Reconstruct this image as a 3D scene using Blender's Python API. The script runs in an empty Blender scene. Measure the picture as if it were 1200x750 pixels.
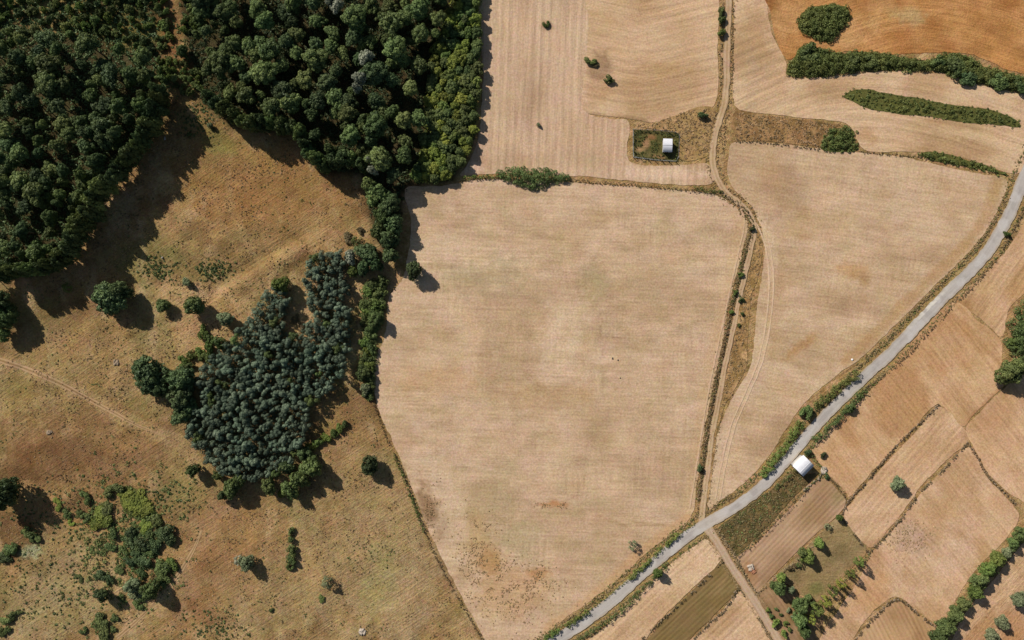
import bpy, math, random
import numpy as np
from mathutils import Vector
from mathutils.geometry import delaunay_2d_cdt

rng = np.random.default_rng(11)
random.seed(11)
C = bpy.context.scene.collection
M2P = 0.28            # metres per photo pixel on the ground
H = 264.0             # height of the drone
R = math.radians

# ------------------------------------------------------------------ helpers
def W(px, py, z=0.0):
    s = M2P * (H - z) / H
    return ((px - 600.0) * s, (375.0 - py) * s)

def lin(c):
    a = np.array(c, float) / 255.0
    return np.where(a <= 0.04045, a / 12.92, ((a + 0.055) / 1.055) ** 2.4)

KALB = np.array([1.0, 1.0, 1.0]) * 1.0
def alb(c):
    return np.clip(lin(c) / KALB, 0.004, 0.85)

def hash2(ix, iy, seed):
    n = (ix.astype(np.int64) * 374761393 + iy.astype(np.int64) * 668265263 + seed * 69069) & 0xFFFFFFFF
    n = ((n ^ (n >> 13)) * 1274126177) & 0xFFFFFFFF
    n = n ^ (n >> 16)
    return (n & 0xFFFFFF) / float(0xFFFFFF)

def vnoise(x, y, seed=0):
    ix, iy = np.floor(x), np.floor(y)
    fx, fy = x - ix, y - iy
    fx = fx * fx * (3 - 2 * fx); fy = fy * fy * (3 - 2 * fy)
    a, b = hash2(ix, iy, seed), hash2(ix + 1, iy, seed)
    c, d = hash2(ix, iy + 1, seed), hash2(ix + 1, iy + 1, seed)
    return (a * (1 - fx) + b * fx) * (1 - fy) + (c * (1 - fx) + d * fx) * fy

def fbm(x, y, seed=0, octs=4):
    t, a, s = 0.0, 0.5, 0.0
    for k in range(octs):
        t = t + a * vnoise(x * 2 ** k + 17.3 * k, y * 2 ** k - 9.1 * k, seed + 31 * k)
        s += a; a *= 0.5
    return t / s

def sstep(a, b, x):
    t = np.clip((x - a) / (b - a), 0, 1)
    return t * t * (3 - 2 * t)

def smooth(pts, closed=False, n=4):
    """Catmull-Rom through the points"""
    P = [np.array(p, float) for p in pts]
    out = []
    m = len(P)
    rngm = range(m) if closed else range(m - 1)
    for i in rngm:
        p1, p2 = P[i], P[(i + 1) % m]
        p0 = P[(i - 1) % m] if (closed or i > 0) else p1
        p3 = P[(i + 2) % m] if (closed or i + 2 < m) else p2
        for k in range(n):
            t = k / n
            out.append(0.5 * ((2 * p1) + (-p0 + p2) * t + (2 * p0 - 5 * p1 + 4 * p2 - p3) * t * t + (-p0 + 3 * p1 - 3 * p2 + p3) * t ** 3))
    if not closed:
        out.append(P[-1])
    return np.array(out)

def resample(pts, step):
    pts = np.asarray(pts, float)
    d = np.r_[0, np.cumsum(np.linalg.norm(np.diff(pts, axis=0), axis=1))]
    n = max(2, int(d[-1] / step) + 1)
    s = np.linspace(0, d[-1], n)
    return np.c_[np.interp(s, d, pts[:, 0]), np.interp(s, d, pts[:, 1])]

def inside(poly, x, y):
    poly = np.asarray(poly, float)
    r = np.zeros(np.shape(x), bool)
    j = len(poly) - 1
    for i in range(len(poly)):
        xi, yi = poly[i]; xj, yj = poly[j]
        c = ((yi > y) != (yj > y)) & (x < (xj - xi) * (y - yi) / (yj - yi + 1e-12) + xi)
        r ^= c
        j = i
    return r

def linedist(pts, x, y):
    """distance to a polyline, signed side, arc length of the foot"""
    pts = np.asarray(pts, float)
    best = np.full(np.shape(x), 1e9); side = np.zeros(np.shape(x)); arc = np.zeros(np.shape(x))
    L = 0.0
    for a, b in zip(pts[:-1], pts[1:]):
        d = b - a; l = np.hypot(*d)
        if l < 1e-9: continue
        t = np.clip(((x - a[0]) * d[0] + (y - a[1]) * d[1]) / l ** 2, 0, 1)
        qx, qy = x - a[0] - t * d[0], y - a[1] - t * d[1]
        q = np.hypot(qx, qy); s = np.sign(d[0] * qy - d[1] * qx)
        m = q < best
        best = np.where(m, q, best); side = np.where(m, s, side); arc = np.where(m, L + t * l, arc)
        L += l
    return best, side, arc

def polydist(poly, x, y):
    p = np.asarray(poly, float)
    return linedist(np.vstack([p, p[:1]]), x, y)[0]

# ------------------------------------------------------------------ relief of the pasture
BX = ([-100, 200, 460, 530, 620, 750, 900], [390, 390, 415, 440, 472, 535, 600])
def hgt(px, py):
    px = np.asarray(px, float); py = np.asarray(py, float)
    m = sstep(0, 60, np.interp(py, BX[0], BX[1]) - px)
    m = m * sstep(-260, -60, px) * sstep(-260, -60, py) * sstep(1010, 810, py)
    z = 2.2 * (fbm(px / 170, py / 170, 5, 3) - 0.5) + 1.3 * (fbm(px / 52 + py / 90, py / 60 - px / 120, 9, 3) - 0.5)
    z = z + 0.35 * (fbm(px / 13, py / 13, 14, 2) - 0.5)
    # old bank from the belt down to the plantation, and a hollow by the left edge
    d, s, _ = linedist([(420, 262), (350, 292), (300, 320), (262, 345)], px, py)
    z = z + 0.55 * np.exp(-(d / 9) ** 2) - 0.6 * np.exp(-((d - 12) / 8) ** 2) * (s > 0)
    d, s, _ = linedist([(20, 545), (50, 553), (85, 575), (60, 605)], px, py)
    z = z + 1.0 * np.exp(-(d / 12) ** 2)
    return z * m

# ------------------------------------------------------------------ mesh builders
def link(o, parent=None):
    C.objects.link(o)
    if parent: o.parent = parent
    return o

def np_mesh(name, V, F, attrs=None, smooth_shade=False):
    """V (n,3), F list of arrays of equal-length faces (k,m)"""
    me = bpy.data.meshes.new(name)
    V = np.asarray(V, np.float32)
    me.vertices.add(len(V)); me.vertices.foreach_set('co', V.ravel())
    if not isinstance(F, list): F = [F]
    F = [np.asarray(f, np.int32) for f in F if len(f)]
    nl = sum(f.size for f in F); nf = sum(len(f) for f in F)
    me.loops.add(nl); me.polygons.add(nf)
    me.loops.foreach_set('vertex_index', np.concatenate([f.ravel() for f in F]))
    tot = np.concatenate([np.full(len(f), f.shape[1]) for f in F]).astype(np.int32)
    me.polygons.foreach_set('loop_start', np.r_[0, np.cumsum(tot)[:-1]].astype(np.int32))
    me.update(calc_edges=True)
    for k, a in (attrs or {}).items():
        a = np.asarray(a, np.float32)
        if a.ndim == 1:
            at = me.attributes.new(k, 'FLOAT', 'FACE' if len(a) == nf and len(a) != len(V) else 'POINT'); at.data.foreach_set('value', a)
        else:
            at = me.attributes.new(k, 'FLOAT_VECTOR', 'POINT'); at.data.foreach_set('vector', a.ravel())
    if smooth_shade:
        me.polygons.foreach_set('use_smooth', np.ones(nf, bool))
    me.validate()
    return me

def obj(name, me, mat, parent=None):
    o = bpy.data.objects.new(name, me)
    if mat is not None:
        if len(me.materials) == 0: me.materials.append(mat)
        else: me.materials[0] = mat
    return link(o, parent)

def tag(o, label=None, cat=None, group=None, kind=None):
    if label: o['label'] = label
    if cat: o['category'] = cat
    if group: o['group'] = group
    if kind: o['kind'] = kind
    return o

def empty(name, x, y, z):
    o = bpy.data.objects.new(name, None); o.empty_display_size = 0.5
    o.location = (x, y, z)
    return link(o)

class MB:
    """a small mesh collector for solid things (metres)"""
    def __init__(s): s.v = []; s.f = {}
    def add(s, V, F):
        o = len(s.v); s.v.extend([tuple(p) for p in V])
        for f in F: s.f.setdefault(len(f), []).append([o + i for i in f])
    def box(s, x0, x1, y0, y1, z0, z1, rot=0, c=(0, 0, 0)):
        V = [(x, y, z) for z in (z0, z1) for y in (y0, y1) for x in (x0, x1)]
        ca, sa = math.cos(rot), math.sin(rot)
        V = [(c[0] + x * ca - y * sa, c[1] + x * sa + y * ca, c[2] + z) for x, y, z in V]
        s.add(V, [(0, 2, 3, 1), (4, 5, 7, 6), (0, 1, 5, 4), (2, 6, 7, 3), (0, 4, 6, 2), (1, 3, 7, 5)])
    def tube(s, pts, rad, n=6):
        V = []; P = [Vector(p) for p in pts]
        for i, p in enumerate(P):
            d = (P[min(i + 1, len(P) - 1)] - P[max(i - 1, 0)]).normalized()
            a = d.orthogonal().normalized(); b = d.cross(a)
            r = rad[i] if hasattr(rad, '__len__') else rad
            V += [p + (a * math.cos(6.2832 * k / n) + b * math.sin(6.2832 * k / n)) * r for k in range(n)]
        F = [(i * n + k, i * n + (k + 1) % n, (i + 1) * n + (k + 1) % n, (i + 1) * n + k) for i in range(len(P) - 1) for k in range(n)]
        F.append(tuple(range((len(P) - 1) * n, len(P) * n)))
        s.add(V, F)
    def rock(s, c, r, squash=0.7):
        V0, F0 = ICO
        ph = rng.uniform(0, 6, 3); st = rng.uniform(0.7, 1.3, 3)
        V = []
        for v in V0:
            k = 1 + 0.22 * math.sin(3 * v[0] + ph[0]) + 0.2 * math.sin(4 * v[1] + ph[1]) + rng.uniform(-.1, .1)
            V.append((c[0] + v[0] * r * st[0] * k, c[1] + v[1] * r * st[1] * k, c[2] + v[2] * r * squash * k))
        s.add(V, F0)
    def build(s, name, mat, parent=None):
        me = np_mesh(name, np.array(s.v), [np.array(f) for f in s.f.values()])
        return obj(name, me, mat, parent)

def ico():
    t = (1 + 5 ** .5) / 2
    V = [(-1, t, 0), (1, t, 0), (-1, -t, 0), (1, -t, 0), (0, -1, t), (0, 1, t), (0, -1, -t), (0, 1, -t), (t, 0, -1), (t, 0, 1), (-t, 0, -1), (-t, 0, 1)]
    F = [(0, 11, 5), (0, 5, 1), (0, 1, 7), (0, 7, 10), (0, 10, 11), (1, 5, 9), (5, 11, 4), (11, 10, 2), (10, 7, 6), (7, 1, 8), (3, 9, 4), (3, 4, 2), (3, 2, 6), (3, 6, 8), (3, 8, 9), (4, 9, 5), (2, 4, 11), (6, 2, 10), (8, 6, 7), (9, 8, 1)]
    V = [tuple(np.array(v) / np.linalg.norm(v)) for v in V]
    return V, F
ICO = ico()

# ------------------------------------------------------------------ materials
def new_mat(name):
    m = bpy.data.materials.new(name); m.use_nodes = True
    n = m.node_tree.nodes; n.clear()
    return m, n, m.node_tree.links

def N(n, t, **kw):
    x = n.new(t)
    for k, v in kw.items(): setattr(x, k, v)
    return x

def math_node(n, l, op, a, b=None, c=None):
    x = n.new('ShaderNodeMath'); x.operation = op
    for i, v in enumerate((a, b, c)):
        if v is None: continue
        if isinstance(v, (int, float)): x.inputs[i].default_value = v
        else: l.new(v, x.inputs[i])
    return x.outputs[0]

def noise(n, l, vec, scale, detail=3, rough=0.55, dist=0.0):
    x = n.new('ShaderNodeTexNoise'); x.inputs['Scale'].default_value = scale
    x.inputs['Detail'].default_value = detail; x.inputs['Roughness'].default_value = rough; x.inputs['Distortion'].default_value = dist
    l.new(vec, x.inputs['Vector'])
    return x.outputs['Fac']

def earth(name, streak=0.25, fine=0.25, lines=0.0, spacing=2.0, cross=0.0, bump=0.25, clump=0.15, bumpscale=1.0, hue=0.0, chroma=.34):
    """soil, stubble and dry grass: painted base colour (attribute col), drill rows along attribute rows, grain and clods"""
    m, n, l = new_mat(name)
    out = n.new('ShaderNodeOutputMaterial'); bs = n.new('ShaderNodeBsdfPrincipled')
    l.new(bs.outputs[0], out.inputs[0])
    bs.inputs['Roughness'].default_value = 0.95; bs.inputs['Specular IOR Level'].default_value = 0.1
    col = N(n, 'ShaderNodeAttribute', attribute_name='col'); rows = N(n, 'ShaderNodeAttribute', attribute_name='rows')
    geo = n.new('ShaderNodeNewGeometry'); pos = geo.outputs['Position']
    # distort the rows a little so that they never run ruler straight
    def stretched(sx, sy, off=0.0):
        v = n.new('ShaderNodeVectorMath'); v.operation = 'MULTIPLY_ADD'
        l.new(rows.outputs['Vector'], v.inputs[0]); v.inputs[1].default_value = (sx, sy, 1); v.inputs[2].default_value = (off, off * .7, 0)
        return v.outputs[0]
    st1 = noise(n, l, stretched(0.07, 1.3), 1.0, 3, 0.7, 0.3)
    st2 = noise(n, l, stretched(0.02, 0.55, 7), 1.0, 3, 0.6, 0.3)
    s = math_node(n, l, 'ADD', math_node(n, l, 'MULTIPLY', st1, 0.72), math_node(n, l, 'MULTIPLY', st2, 0.28))
    s = math_node(n, l, 'SUBTRACT', s, 0.5)
    fn = math_node(n, l, 'SUBTRACT', noise(n, l, pos, 1.5, 3, 0.75), 0.5)
    cl = math_node(n, l, 'SUBTRACT', noise(n, l, pos, 0.21, 4, 0.65, 0.4), 0.5)
    tot = math_node(n, l, 'MULTIPLY', s, streak * 4)
    tot = math_node(n, l, 'MULTIPLY_ADD', fn, fine * 4, tot)
    tot = math_node(n, l, 'MULTIPLY_ADD', cl, clump * 4, tot)
    height = math_node(n, l, 'ADD', math_node(n, l, 'MULTIPLY', st1, 0.6), math_node(n, l, 'MULTIPLY', fn, 0.8))
    if cross:
        cr = math_node(n, l, 'SUBTRACT', noise(n, l, stretched(0.9, 0.055, 3), 1.0, 4, 0.65, 0.3), 0.5)
        gate = math_node(n, l, 'MAXIMUM', math_node(n, l, 'MULTIPLY', math_node(n, l, 'SUBTRACT', noise(n, l, pos, 0.05, 4, .6), 0.46), 2.6), 0.0)
        tot = math_node(n, l, 'MULTIPLY_ADD', math_node(n, l, 'MULTIPLY', cr, gate), cross * 13, tot)
    if lines:
        sep = n.new('ShaderNodeSeparateXYZ'); l.new(rows.outputs['Vector'], sep.inputs[0])
        wob = math_node(n, l, 'MULTIPLY', math_node(n, l, 'SUBTRACT', noise(n, l, stretched(0.06, 0.12, 5), 1.0, 2), 0.5), spacing * .6)
        ph = math_node(n, l, 'MULTIPLY', math_node(n, l, 'ADD', sep.outputs['Y'], wob), 2 * math.pi / spacing)
        w = math_node(n, l, 'SINE', ph)
        gate = math_node(n, l, 'MULTIPLY', math_node(n, l, 'SUBTRACT', noise(n, l, stretched(0.03, 0.2, 11), 1.0, 3, 0.6), 0.25), 2.0)
        w = math_node(n, l, 'MULTIPLY', w, gate)
        tot = math_node(n, l, 'MULTIPLY_ADD', w, lines, tot)
        height = math_node(n, l, 'MULTIPLY_ADD', w, 0.5, height)
    fac = n.new('ShaderNodeClamp'); l.new(math_node(n, l, 'ADD', tot, 0.5), fac.inputs[0])
    lo = n.new('ShaderNodeMix'); lo.data_type = 'RGBA'; lo.blend_type = 'MULTIPLY'; lo.inputs[0].default_value = 1
    l.new(col.outputs['Vector'], lo.inputs['A']); lo.inputs['B'].default_value = (0.60, 0.54 + hue, 0.47, 1)
    hi = n.new('ShaderNodeMix'); hi.data_type = 'RGBA'; hi.blend_type = 'MULTIPLY'; hi.inputs[0].default_value = 1
    l.new(col.outputs['Vector'], hi.inputs['A']); hi.inputs['B'].default_value = (1.38, 1.42, 1.46, 1)
    mx = n.new('ShaderNodeMix'); mx.data_type = 'RGBA'
    l.new(fac.outputs[0], mx.inputs[0]); l.new(lo.outputs['Result'], mx.inputs['A']); l.new(hi.outputs['Result'], mx.inputs['B'])
    def tint(sock, scale, k, detail):
        t = n.new('ShaderNodeTexNoise'); t.inputs['Scale'].default_value = scale; t.inputs['Detail'].default_value = detail; t.inputs['Roughness'].default_value = .65; l.new(pos, t.inputs['Vector'])
        v = n.new('ShaderNodeVectorMath'); v.operation = 'MULTIPLY_ADD'; l.new(t.outputs['Color'], v.inputs[0]); v.inputs[1].default_value = (k * .8, k, k * 1.5); v.inputs[2].default_value = (1 - k * .4, 1 - k * .5, 1 - k * .75)
        q = n.new('ShaderNodeVectorMath'); q.operation = 'MULTIPLY'; l.new(sock, q.inputs[0]); l.new(v.outputs[0], q.inputs[1])
        return q.outputs[0]
    cc = tint(tint(mx.outputs['Result'], 1.3, chroma, 3), .16, chroma * .5, 3)
    l.new(cc, bs.inputs['Base Color'])
    bp = n.new('ShaderNodeBump'); bp.inputs['Strength'].default_value = bump; bp.inputs['Distance'].default_value = 0.35 * bumpscale
    l.new(height, bp.inputs['Height']); l.new(bp.outputs[0], bs.inputs['Normal'])
    return m

def plain(name, c, rough=0.8, var=0.2, scale=3.0, metal=0.0, spec=0.3, bump=0.2):
    m, n, l = new_mat(name)
    out = n.new('ShaderNodeOutputMaterial'); bs = n.new('ShaderNodeBsdfPrincipled'); l.new(bs.outputs[0], out.inputs[0])
    tc = n.new('ShaderNodeTexCoord'); f = noise(n, l, tc.outputs['Object'], scale, 4, 0.65)
    mx = n.new('ShaderNodeMix'); mx.data_type = 'RGBA'; l.new(f, mx.inputs[0])
    c = np.array(c); mx.inputs['A'].default_value = (*np.clip(c * (1 - var * 1.6), 0, 1), 1); mx.inputs['B'].default_value = (*np.clip(c * (1 + var * 1.6), 0, 1), 1)
    l.new(mx.outputs['Result'], bs.inputs['Base Color'])
    bs.inputs['Roughness'].default_value = rough; bs.inputs['Metallic'].default_value = metal; bs.inputs['Specular IOR Level'].default_value = spec
    if bump:
        bp = n.new('ShaderNodeBump'); bp.inputs['Strength'].default_value = bump; bp.inputs['Distance'].default_value = 0.05
        l.new(f, bp.inputs['Height']); l.new(bp.outputs[0], bs.inputs['Normal'])
    return m

def leafy(name, c, c2=None, var=0.35, trans=0.2, rough=0.6):
    """foliage: two leaf colours mixed by the clump's own tone, a little different from plant to plant"""
    m, n, l = new_mat(name)
    c = np.array(c); c2 = c * 1.5 if c2 is None else np.array(c2)
    out = n.new('ShaderNodeOutputMaterial'); bs = n.new('ShaderNodeBsdfPrincipled')
    at = N(n, 'ShaderNodeAttribute', attribute_name='tone'); oi = n.new('ShaderNodeObjectInfo')
    mx = n.new('ShaderNodeMix'); mx.data_type = 'RGBA'; l.new(at.outputs['Fac'], mx.inputs[0])
    mx.inputs['A'].default_value = (*c, 1); mx.inputs['B'].default_value = (*c2, 1)
    k = math_node(n, l, 'MULTIPLY_ADD', oi.outputs['Random'], 2 * var, 1 - var)
    hs = n.new('ShaderNodeHueSaturation'); l.new(mx.outputs['Result'], hs.inputs['Color'])
    r2 = math_node(n, l, 'FRACT', math_node(n, l, 'MULTIPLY', oi.outputs['Random'], 13.7))
    geo = n.new('ShaderNodeNewGeometry'); pn = noise(n, l, geo.outputs['Position'], .16, 3, .6)
    k2 = math_node(n, l, 'MULTIPLY_ADD', pn, .9, .55); l.new(math_node(n, l, 'MULTIPLY', k, k2), hs.inputs['Value'])
    pn2 = noise(n, l, geo.outputs['Position'], .07, 2, .5)
    l.new(math_node(n, l, 'ADD', math_node(n, l, 'MULTIPLY_ADD', r2, 0.03, 0.455), math_node(n, l, 'MULTIPLY', pn2, .06)), hs.inputs['Hue'])
    l.new(hs.outputs[0], bs.inputs['Base Color']); bs.inputs['Roughness'].default_value = rough; bs.inputs['Specular IOR Level'].default_value = 0.25
    tr = n.new('ShaderNodeBsdfTranslucent'); l.new(hs.outputs[0], tr.inputs[0])
    ms = n.new('ShaderNodeMixShader'); ms.inputs[0].default_value = trans
    l.new(bs.outputs[0], ms.inputs[1]); l.new(tr.outputs[0], ms.inputs[2]); l.new(ms.outputs[0], out.inputs[0])
    return m

LEAF = {
    'deep':   leafy('deep green leaves', (.056, .090, .036), (.142, .190, .068)),
    'mid':    leafy('mid green leaves', (.080, .118, .038), (.190, .240, .072)),
    'olive':  leafy('olive leaves', (.105, .136, .042), (.220, .262, .080)),
    'yellow': leafy('yellow green leaves', (.150, .190, .036), (.340, .370, .066)),
    'fresh':  leafy('fresh green leaves', (.100, .150, .034), (.230, .285, .068)),
    'blue':   leafy('grey green needles', (.092, .134, .082), (.235, .292, .185), var=0.32),
    'pale':   leafy('silvery leaves', (.22, .24, .15), (.44, .45, .33), var=0.15),
    'sage':   leafy('sage leaves', (.16, .19, .09), (.36, .39, .20), var=0.2),
    'grassy': leafy('rank grass', (.085, .115, .030), (.20, .225, .062), var=0.2),
    'dry':    leafy('dry weeds', (.27, .19, .085), (.56, .42, .22), var=0.2),
    'brown':  leafy('brown bramble', (.115, .085, .042), (.27, .20, .095), var=0.2),
    'dark':   leafy('dark hedge leaves', (.045, .060, .024), (.115, .140, .050), var=0.2),
}
BARK = plain('bark', (.10, .075, .05), 0.95, 0.3, 6)

# ------------------------------------------------------------------ foliage
def unit(v): return v / np.maximum(np.linalg.norm(v, axis=-1, keepdims=True), 1e-9)

def leaf_geo(P, Nn, S, aspect=0.7):
    t = unit(np.cross(Nn, rng.normal(size=P.shape))); b = np.cross(Nn, t)
    S = S[:, None]
    V = np.stack([P - t * S, P - b * S * aspect + Nn * S * .18, P + t * S, P + b * S * aspect + Nn * S * .18], 1).reshape(-1, 3)
    return V, np.arange(len(V)).reshape(-1, 4)

def lobes(c, r, counts, size, lo=-0.5, tone=None, rough=0.6, flat=1.0):
    """leaf clumps over many rounded lobes: centres c (n,3), radii r (n,), leaves per lobe counts (n,)"""
    idx = np.repeat(np.arange(len(c)), counts); n = len(idx)
    z = rng.uniform(lo, 1, n); a = rng.uniform(0, 2 * math.pi, n); q = np.sqrt(1 - z * z)
    d = np.c_[q * np.cos(a), q * np.sin(a), z]
    rr = r[idx] * rng.uniform(0.80, 1.05, n)
    P = c[idx] + d * rr[:, None] * np.array([1, 1, flat])
    Nn = unit(d + rng.normal(size=(n, 3)) * rough)
    S = size * rng.uniform(0.6, 1.4, n)
    tl = rng.uniform(0, 1, len(c)) if tone is None else tone
    T = np.clip(0.65 * tl[idx] + 0.35 * rng.uniform(0, 1, n), 0, 1)
    return P, Nn, S, T

def foliage(name, parts, aspect=0.7):
    P, Nn, S, T = [np.concatenate(x) for x in zip(*parts)]
    V, F = leaf_geo(P, Nn, S, aspect)
    return np_mesh(name, V, F, {'tone': T})

def crown_broad(seed, sparse=False):
    """several domes grown into one crown, each dome covered with leaf clumps"""
    nd = 1 if sparse else int(rng.integers(3, 6)); C0, R0 = [], []
    a0 = rng.uniform(0, 6.283)
    for k in range(nd):
        a = a0 + k * 6.283 / nd + rng.uniform(-.4, .4); d = 0 if nd == 1 else rng.uniform(.3, .5)
        C0.append((d * math.cos(a), d * math.sin(a), rng.uniform(-.25, .25))); R0.append(.85 if nd == 1 else rng.uniform(.45, .66))
    if not sparse: C0.append((rng.uniform(-.15, .15), rng.uniform(-.15, .15), .25)); R0.append(.6)
    C0, R0 = np.array(C0), np.array(R0)
    cc, rr = [], []
    for c, r in zip(C0, R0):
        n = 20 if sparse else int(17 * (r / .55) ** 2)
        z = rng.uniform(-0.6, 1, n); a = rng.uniform(0, 6.283, n); q = np.sqrt(1 - z * z)
        P = c + np.c_[q * np.cos(a), q * np.sin(a), z * .9] * (r * rng.uniform(.72, .98, n))[:, None]
        cc.append(P); rr.append(rng.uniform(.13, .25, n) * (1.15 if sparse else 1))
    c, r = np.concatenate(cc), np.concatenate(rr)
    cnt = ((60 if sparse else 78) * (r / .2) ** 1.7).astype(int)
    p = [lobes(c, r, cnt, 0.058, rough=.36)]
    if not sparse: p.append(lobes(C0, R0 * .85, np.full(len(C0), 170), 0.10, -0.9, np.full(len(C0), .15)))
    return foliage('crown', p)

def crown_pine(seed):
    nl = int(rng.integers(5, 11))
    a = np.arange(nl) * 2.4 + rng.uniform(0, 6, nl) * .3; rad = np.sqrt(np.arange(nl) / nl) * 0.9 * rng.uniform(.6, 1.25, nl)
    c = np.c_[rad * np.cos(a), rad * np.sin(a), 2.2 - rad ** 2 * .8 + rng.uniform(-.25, .2, nl)]
    r = rng.uniform(.26, .48, nl)
    p = [lobes(c, r, (150 * (r / .3) ** 2).astype(int), 0.072, -0.2, rough=0.32)]
    c2 = c.copy(); c2[:, 2] -= 0.7; c2[:, :2] *= 1.1
    p.append(lobes(c2, r, np.full(nl, 60), 0.1, -0.5, np.full(nl, .1)))
    return foliage('crown', p, 0.55)

def shrub_mesh(seed, low=False):
    nl = 16
    a = rng.uniform(0, 6.283, nl); rad = np.sqrt(rng.uniform(0, 1, nl)) * 0.72
    c = np.c_[rad * np.cos(a), rad * np.sin(a), (0.55 - 0.35 * rad ** 2) + rng.uniform(-.1, .14, nl)]
    r = rng.uniform(.22, .38, nl)
    return foliage('shrub', [lobes(c, r, (110 * (r / .3) ** 2).astype(int), 0.085, -0.6)])

def trunk_mesh(h=1.3, r=0.085, limbs=5):
    b = MB()
    b.tube([(0, 0, -.08), (.01, .02, h * .4), (-.01, .03, h * .8), (0, 0, h * 1.15)], [r * 1.25, r * .85, r * .65, r * .3], 7)
    for k in range(limbs):
        a = k * 2.4 + rng.uniform(-.4, .4); z0 = h * rng.uniform(.45, .85); L = rng.uniform(.4, .6)
        b.tube([(0, .02, z0), (L * .5 * math.cos(a), L * .5 * math.sin(a), z0 + .22), (L * math.cos(a), L * math.sin(a), z0 + .5)], [r * .5, r * .33, r * .12], 5)
    return np_mesh('trunk', np.array(b.v), [np.array(f) for f in b.f.values()])

CROWN = {'broad': [crown_broad(i) for i in range(8)], 'sparse': [crown_broad(i, True) for i in range(3)], 'pine': [crown_pine(i) for i in range(9)]}
TRUNK = {'broad': [trunk_mesh() for _ in range(2)], 'pine': [trunk_mesh(1.7, .06, 4)]}
TRUNK['sparse'] = TRUNK['broad']
SHRUB = [shrub_mesh(i) for i in range(6)]

def build_tree(name, kind, v):
    root = empty(name, 0, 0, 0)
    obj('trunk', TRUNK[kind][v % len(TRUNK[kind])], BARK, root)
    cr = obj('crown', CROWN[kind][v % len(CROWN[kind])], LEAF['mid'], root)
    return root

PROTO = {}
BULK = {'broadleaf_tree': 1.12, 'young_tree': 1.3, 'pine_tree': 1.06, 'pale_tree': 1.1}
def tree(name, kind, px, py, rpx, h, tone, label, cat='tree', group=None, full=False):
    """one tree of crown radius rpx photo pixels and height h metres, its crown seen at (px, py)"""
    v = random.randrange(len(CROWN[kind])); key = (name, kind, v)
    if key not in PROTO:
        root = PROTO[key] = build_tree(name, kind, v); kids = list(root.children)
    else:
        src = PROTO[key]; root = src.copy(); C.objects.link(root); kids = []
        for ch in src.children:
            c = ch.copy(); C.objects.link(c); c.parent = root; kids.append(c)
    for c in kids:
        if c.name.startswith('crown'):
            c.material_slots[0].link = 'OBJECT'; c.material_slots[0].material = LEAF[tone]
    x, y = W(px, py, h * 0.62)
    rm = rpx * M2P * BULK.get(name, 1.0)
    bx, by = x / M2P + 600, 375 - y / M2P
    root.location = (x, y, float(hgt(bx, by)) - 0.03)
    root.rotation_euler = (0, 0, random.uniform(0, 6.28))
    jx = random.uniform(.88, 1.14)
    for c in kids:
        if kind == 'pine': c.scale = (rm, rm, h / 2.35)
        elif c.name.startswith('crown'):
            rz = h * .54 if name not in BULK or full else min(max(rm * .9, h * .27), h * .54)
            c.location = (0, 0, h - rz * 1.04); c.scale = (rm * jx, rm / jx, rz)
        else: c.scale = (rm * .8, rm * .8, (h * .72) / 1.5)
    for k in ('label', 'category', 'group'):
        if k in root: del root[k]
    return tag(root, label, cat, group)

SPROTO = {}
def shrub(px, py, rpx, h, tone, label, cat='shrub', group=None, name='shrub'):
    v = random.randrange(len(SHRUB)); key = (name, v)
    if key not in SPROTO:
        o = SPROTO[key] = obj(name, SHRUB[v], LEAF['mid'])
    else:
        o = SPROTO[key].copy(); C.objects.link(o)
    o.material_slots[0].link = 'OBJECT'; o.material_slots[0].material = LEAF[tone]
    x, y = W(px, py, h * 0.5)
    o.location = (x, y, float(hgt(x / M2P + 600, 375 - y / M2P)) - 0.04)
    o.rotation_euler = (0, 0, random.uniform(0, 6.28))
    rm = rpx * M2P * 1.05; jx = random.uniform(.76, 1.3)
    o.scale = (rm * jx, rm / jx, h / 0.95)
    for k in ('label', 'category', 'group'):
        if k in o: del o[k]
    return tag(o, label, cat, group)

def lump_mesh(name, pts, rad, hts, leaf, per=110):
    """a continuous low mass of foliage from lumps at photo pixels pts, radii and heights in metres"""
    pts = np.asarray(pts, float); z0 = hgt(pts[:, 0], pts[:, 1])
    c = np.c_[(pts[:, 0] - 600) * M2P, (375 - pts[:, 1]) * M2P, z0 + np.maximum(hts - rad * .8, 0.0)]
    cnt = np.maximum((per * (rad / .8) ** 1.6).astype(int), 14)
    return foliage(name, [lobes(c, rad, cnt, leaf, -0.35)])

def hedge(name, line, wpx, h, tone, label, cat='hedge', group=None, gap=0.0, leaf=0.16, step=1.9, per=64):
    """a hedge along a line of photo pixels; wpx its width in pixels"""
    thin = wpx < 4.6
    if thin: step, per, leaf = 1.15, 46, .12
    L = resample(smooth(line), step)
    pts, rad, hts = [], [], []
    for i, p in enumerate(L):
        d = L[min(i + 1, len(L) - 1)] - L[max(i - 1, 0)]; d = d / (np.hypot(*d) + 1e-9); nn = np.array([-d[1], d[0]])
        if gap and vnoise(np.array([i * step * .12]), np.array([len(label) * 1.7]), 3)[0] < gap: continue
        k = max(1, int(wpx / 4.0))
        for j in range(k):
            off = (rng.uniform(-.5, .5)) * max(wpx - 3.2, 0.6)
            pts.append(p + nn * off + rng.normal(size=2) * .9)
            hh = h * rng.uniform(.35 if thin else .6, 1.1) * (1 - .35 * abs(off) / max(wpx * .5, 1))
            rad.append(min(rng.uniform(.24, .62) * max(min(wpx, 7) * M2P * .62, .5), hh) * (.8 if thin else 1)); hts.append(hh)
    me = lump_mesh(name, pts, np.array(rad), np.array(hts), leaf, per)
    return tag(obj(name, me, LEAF[tone]), label, cat, group)

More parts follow.
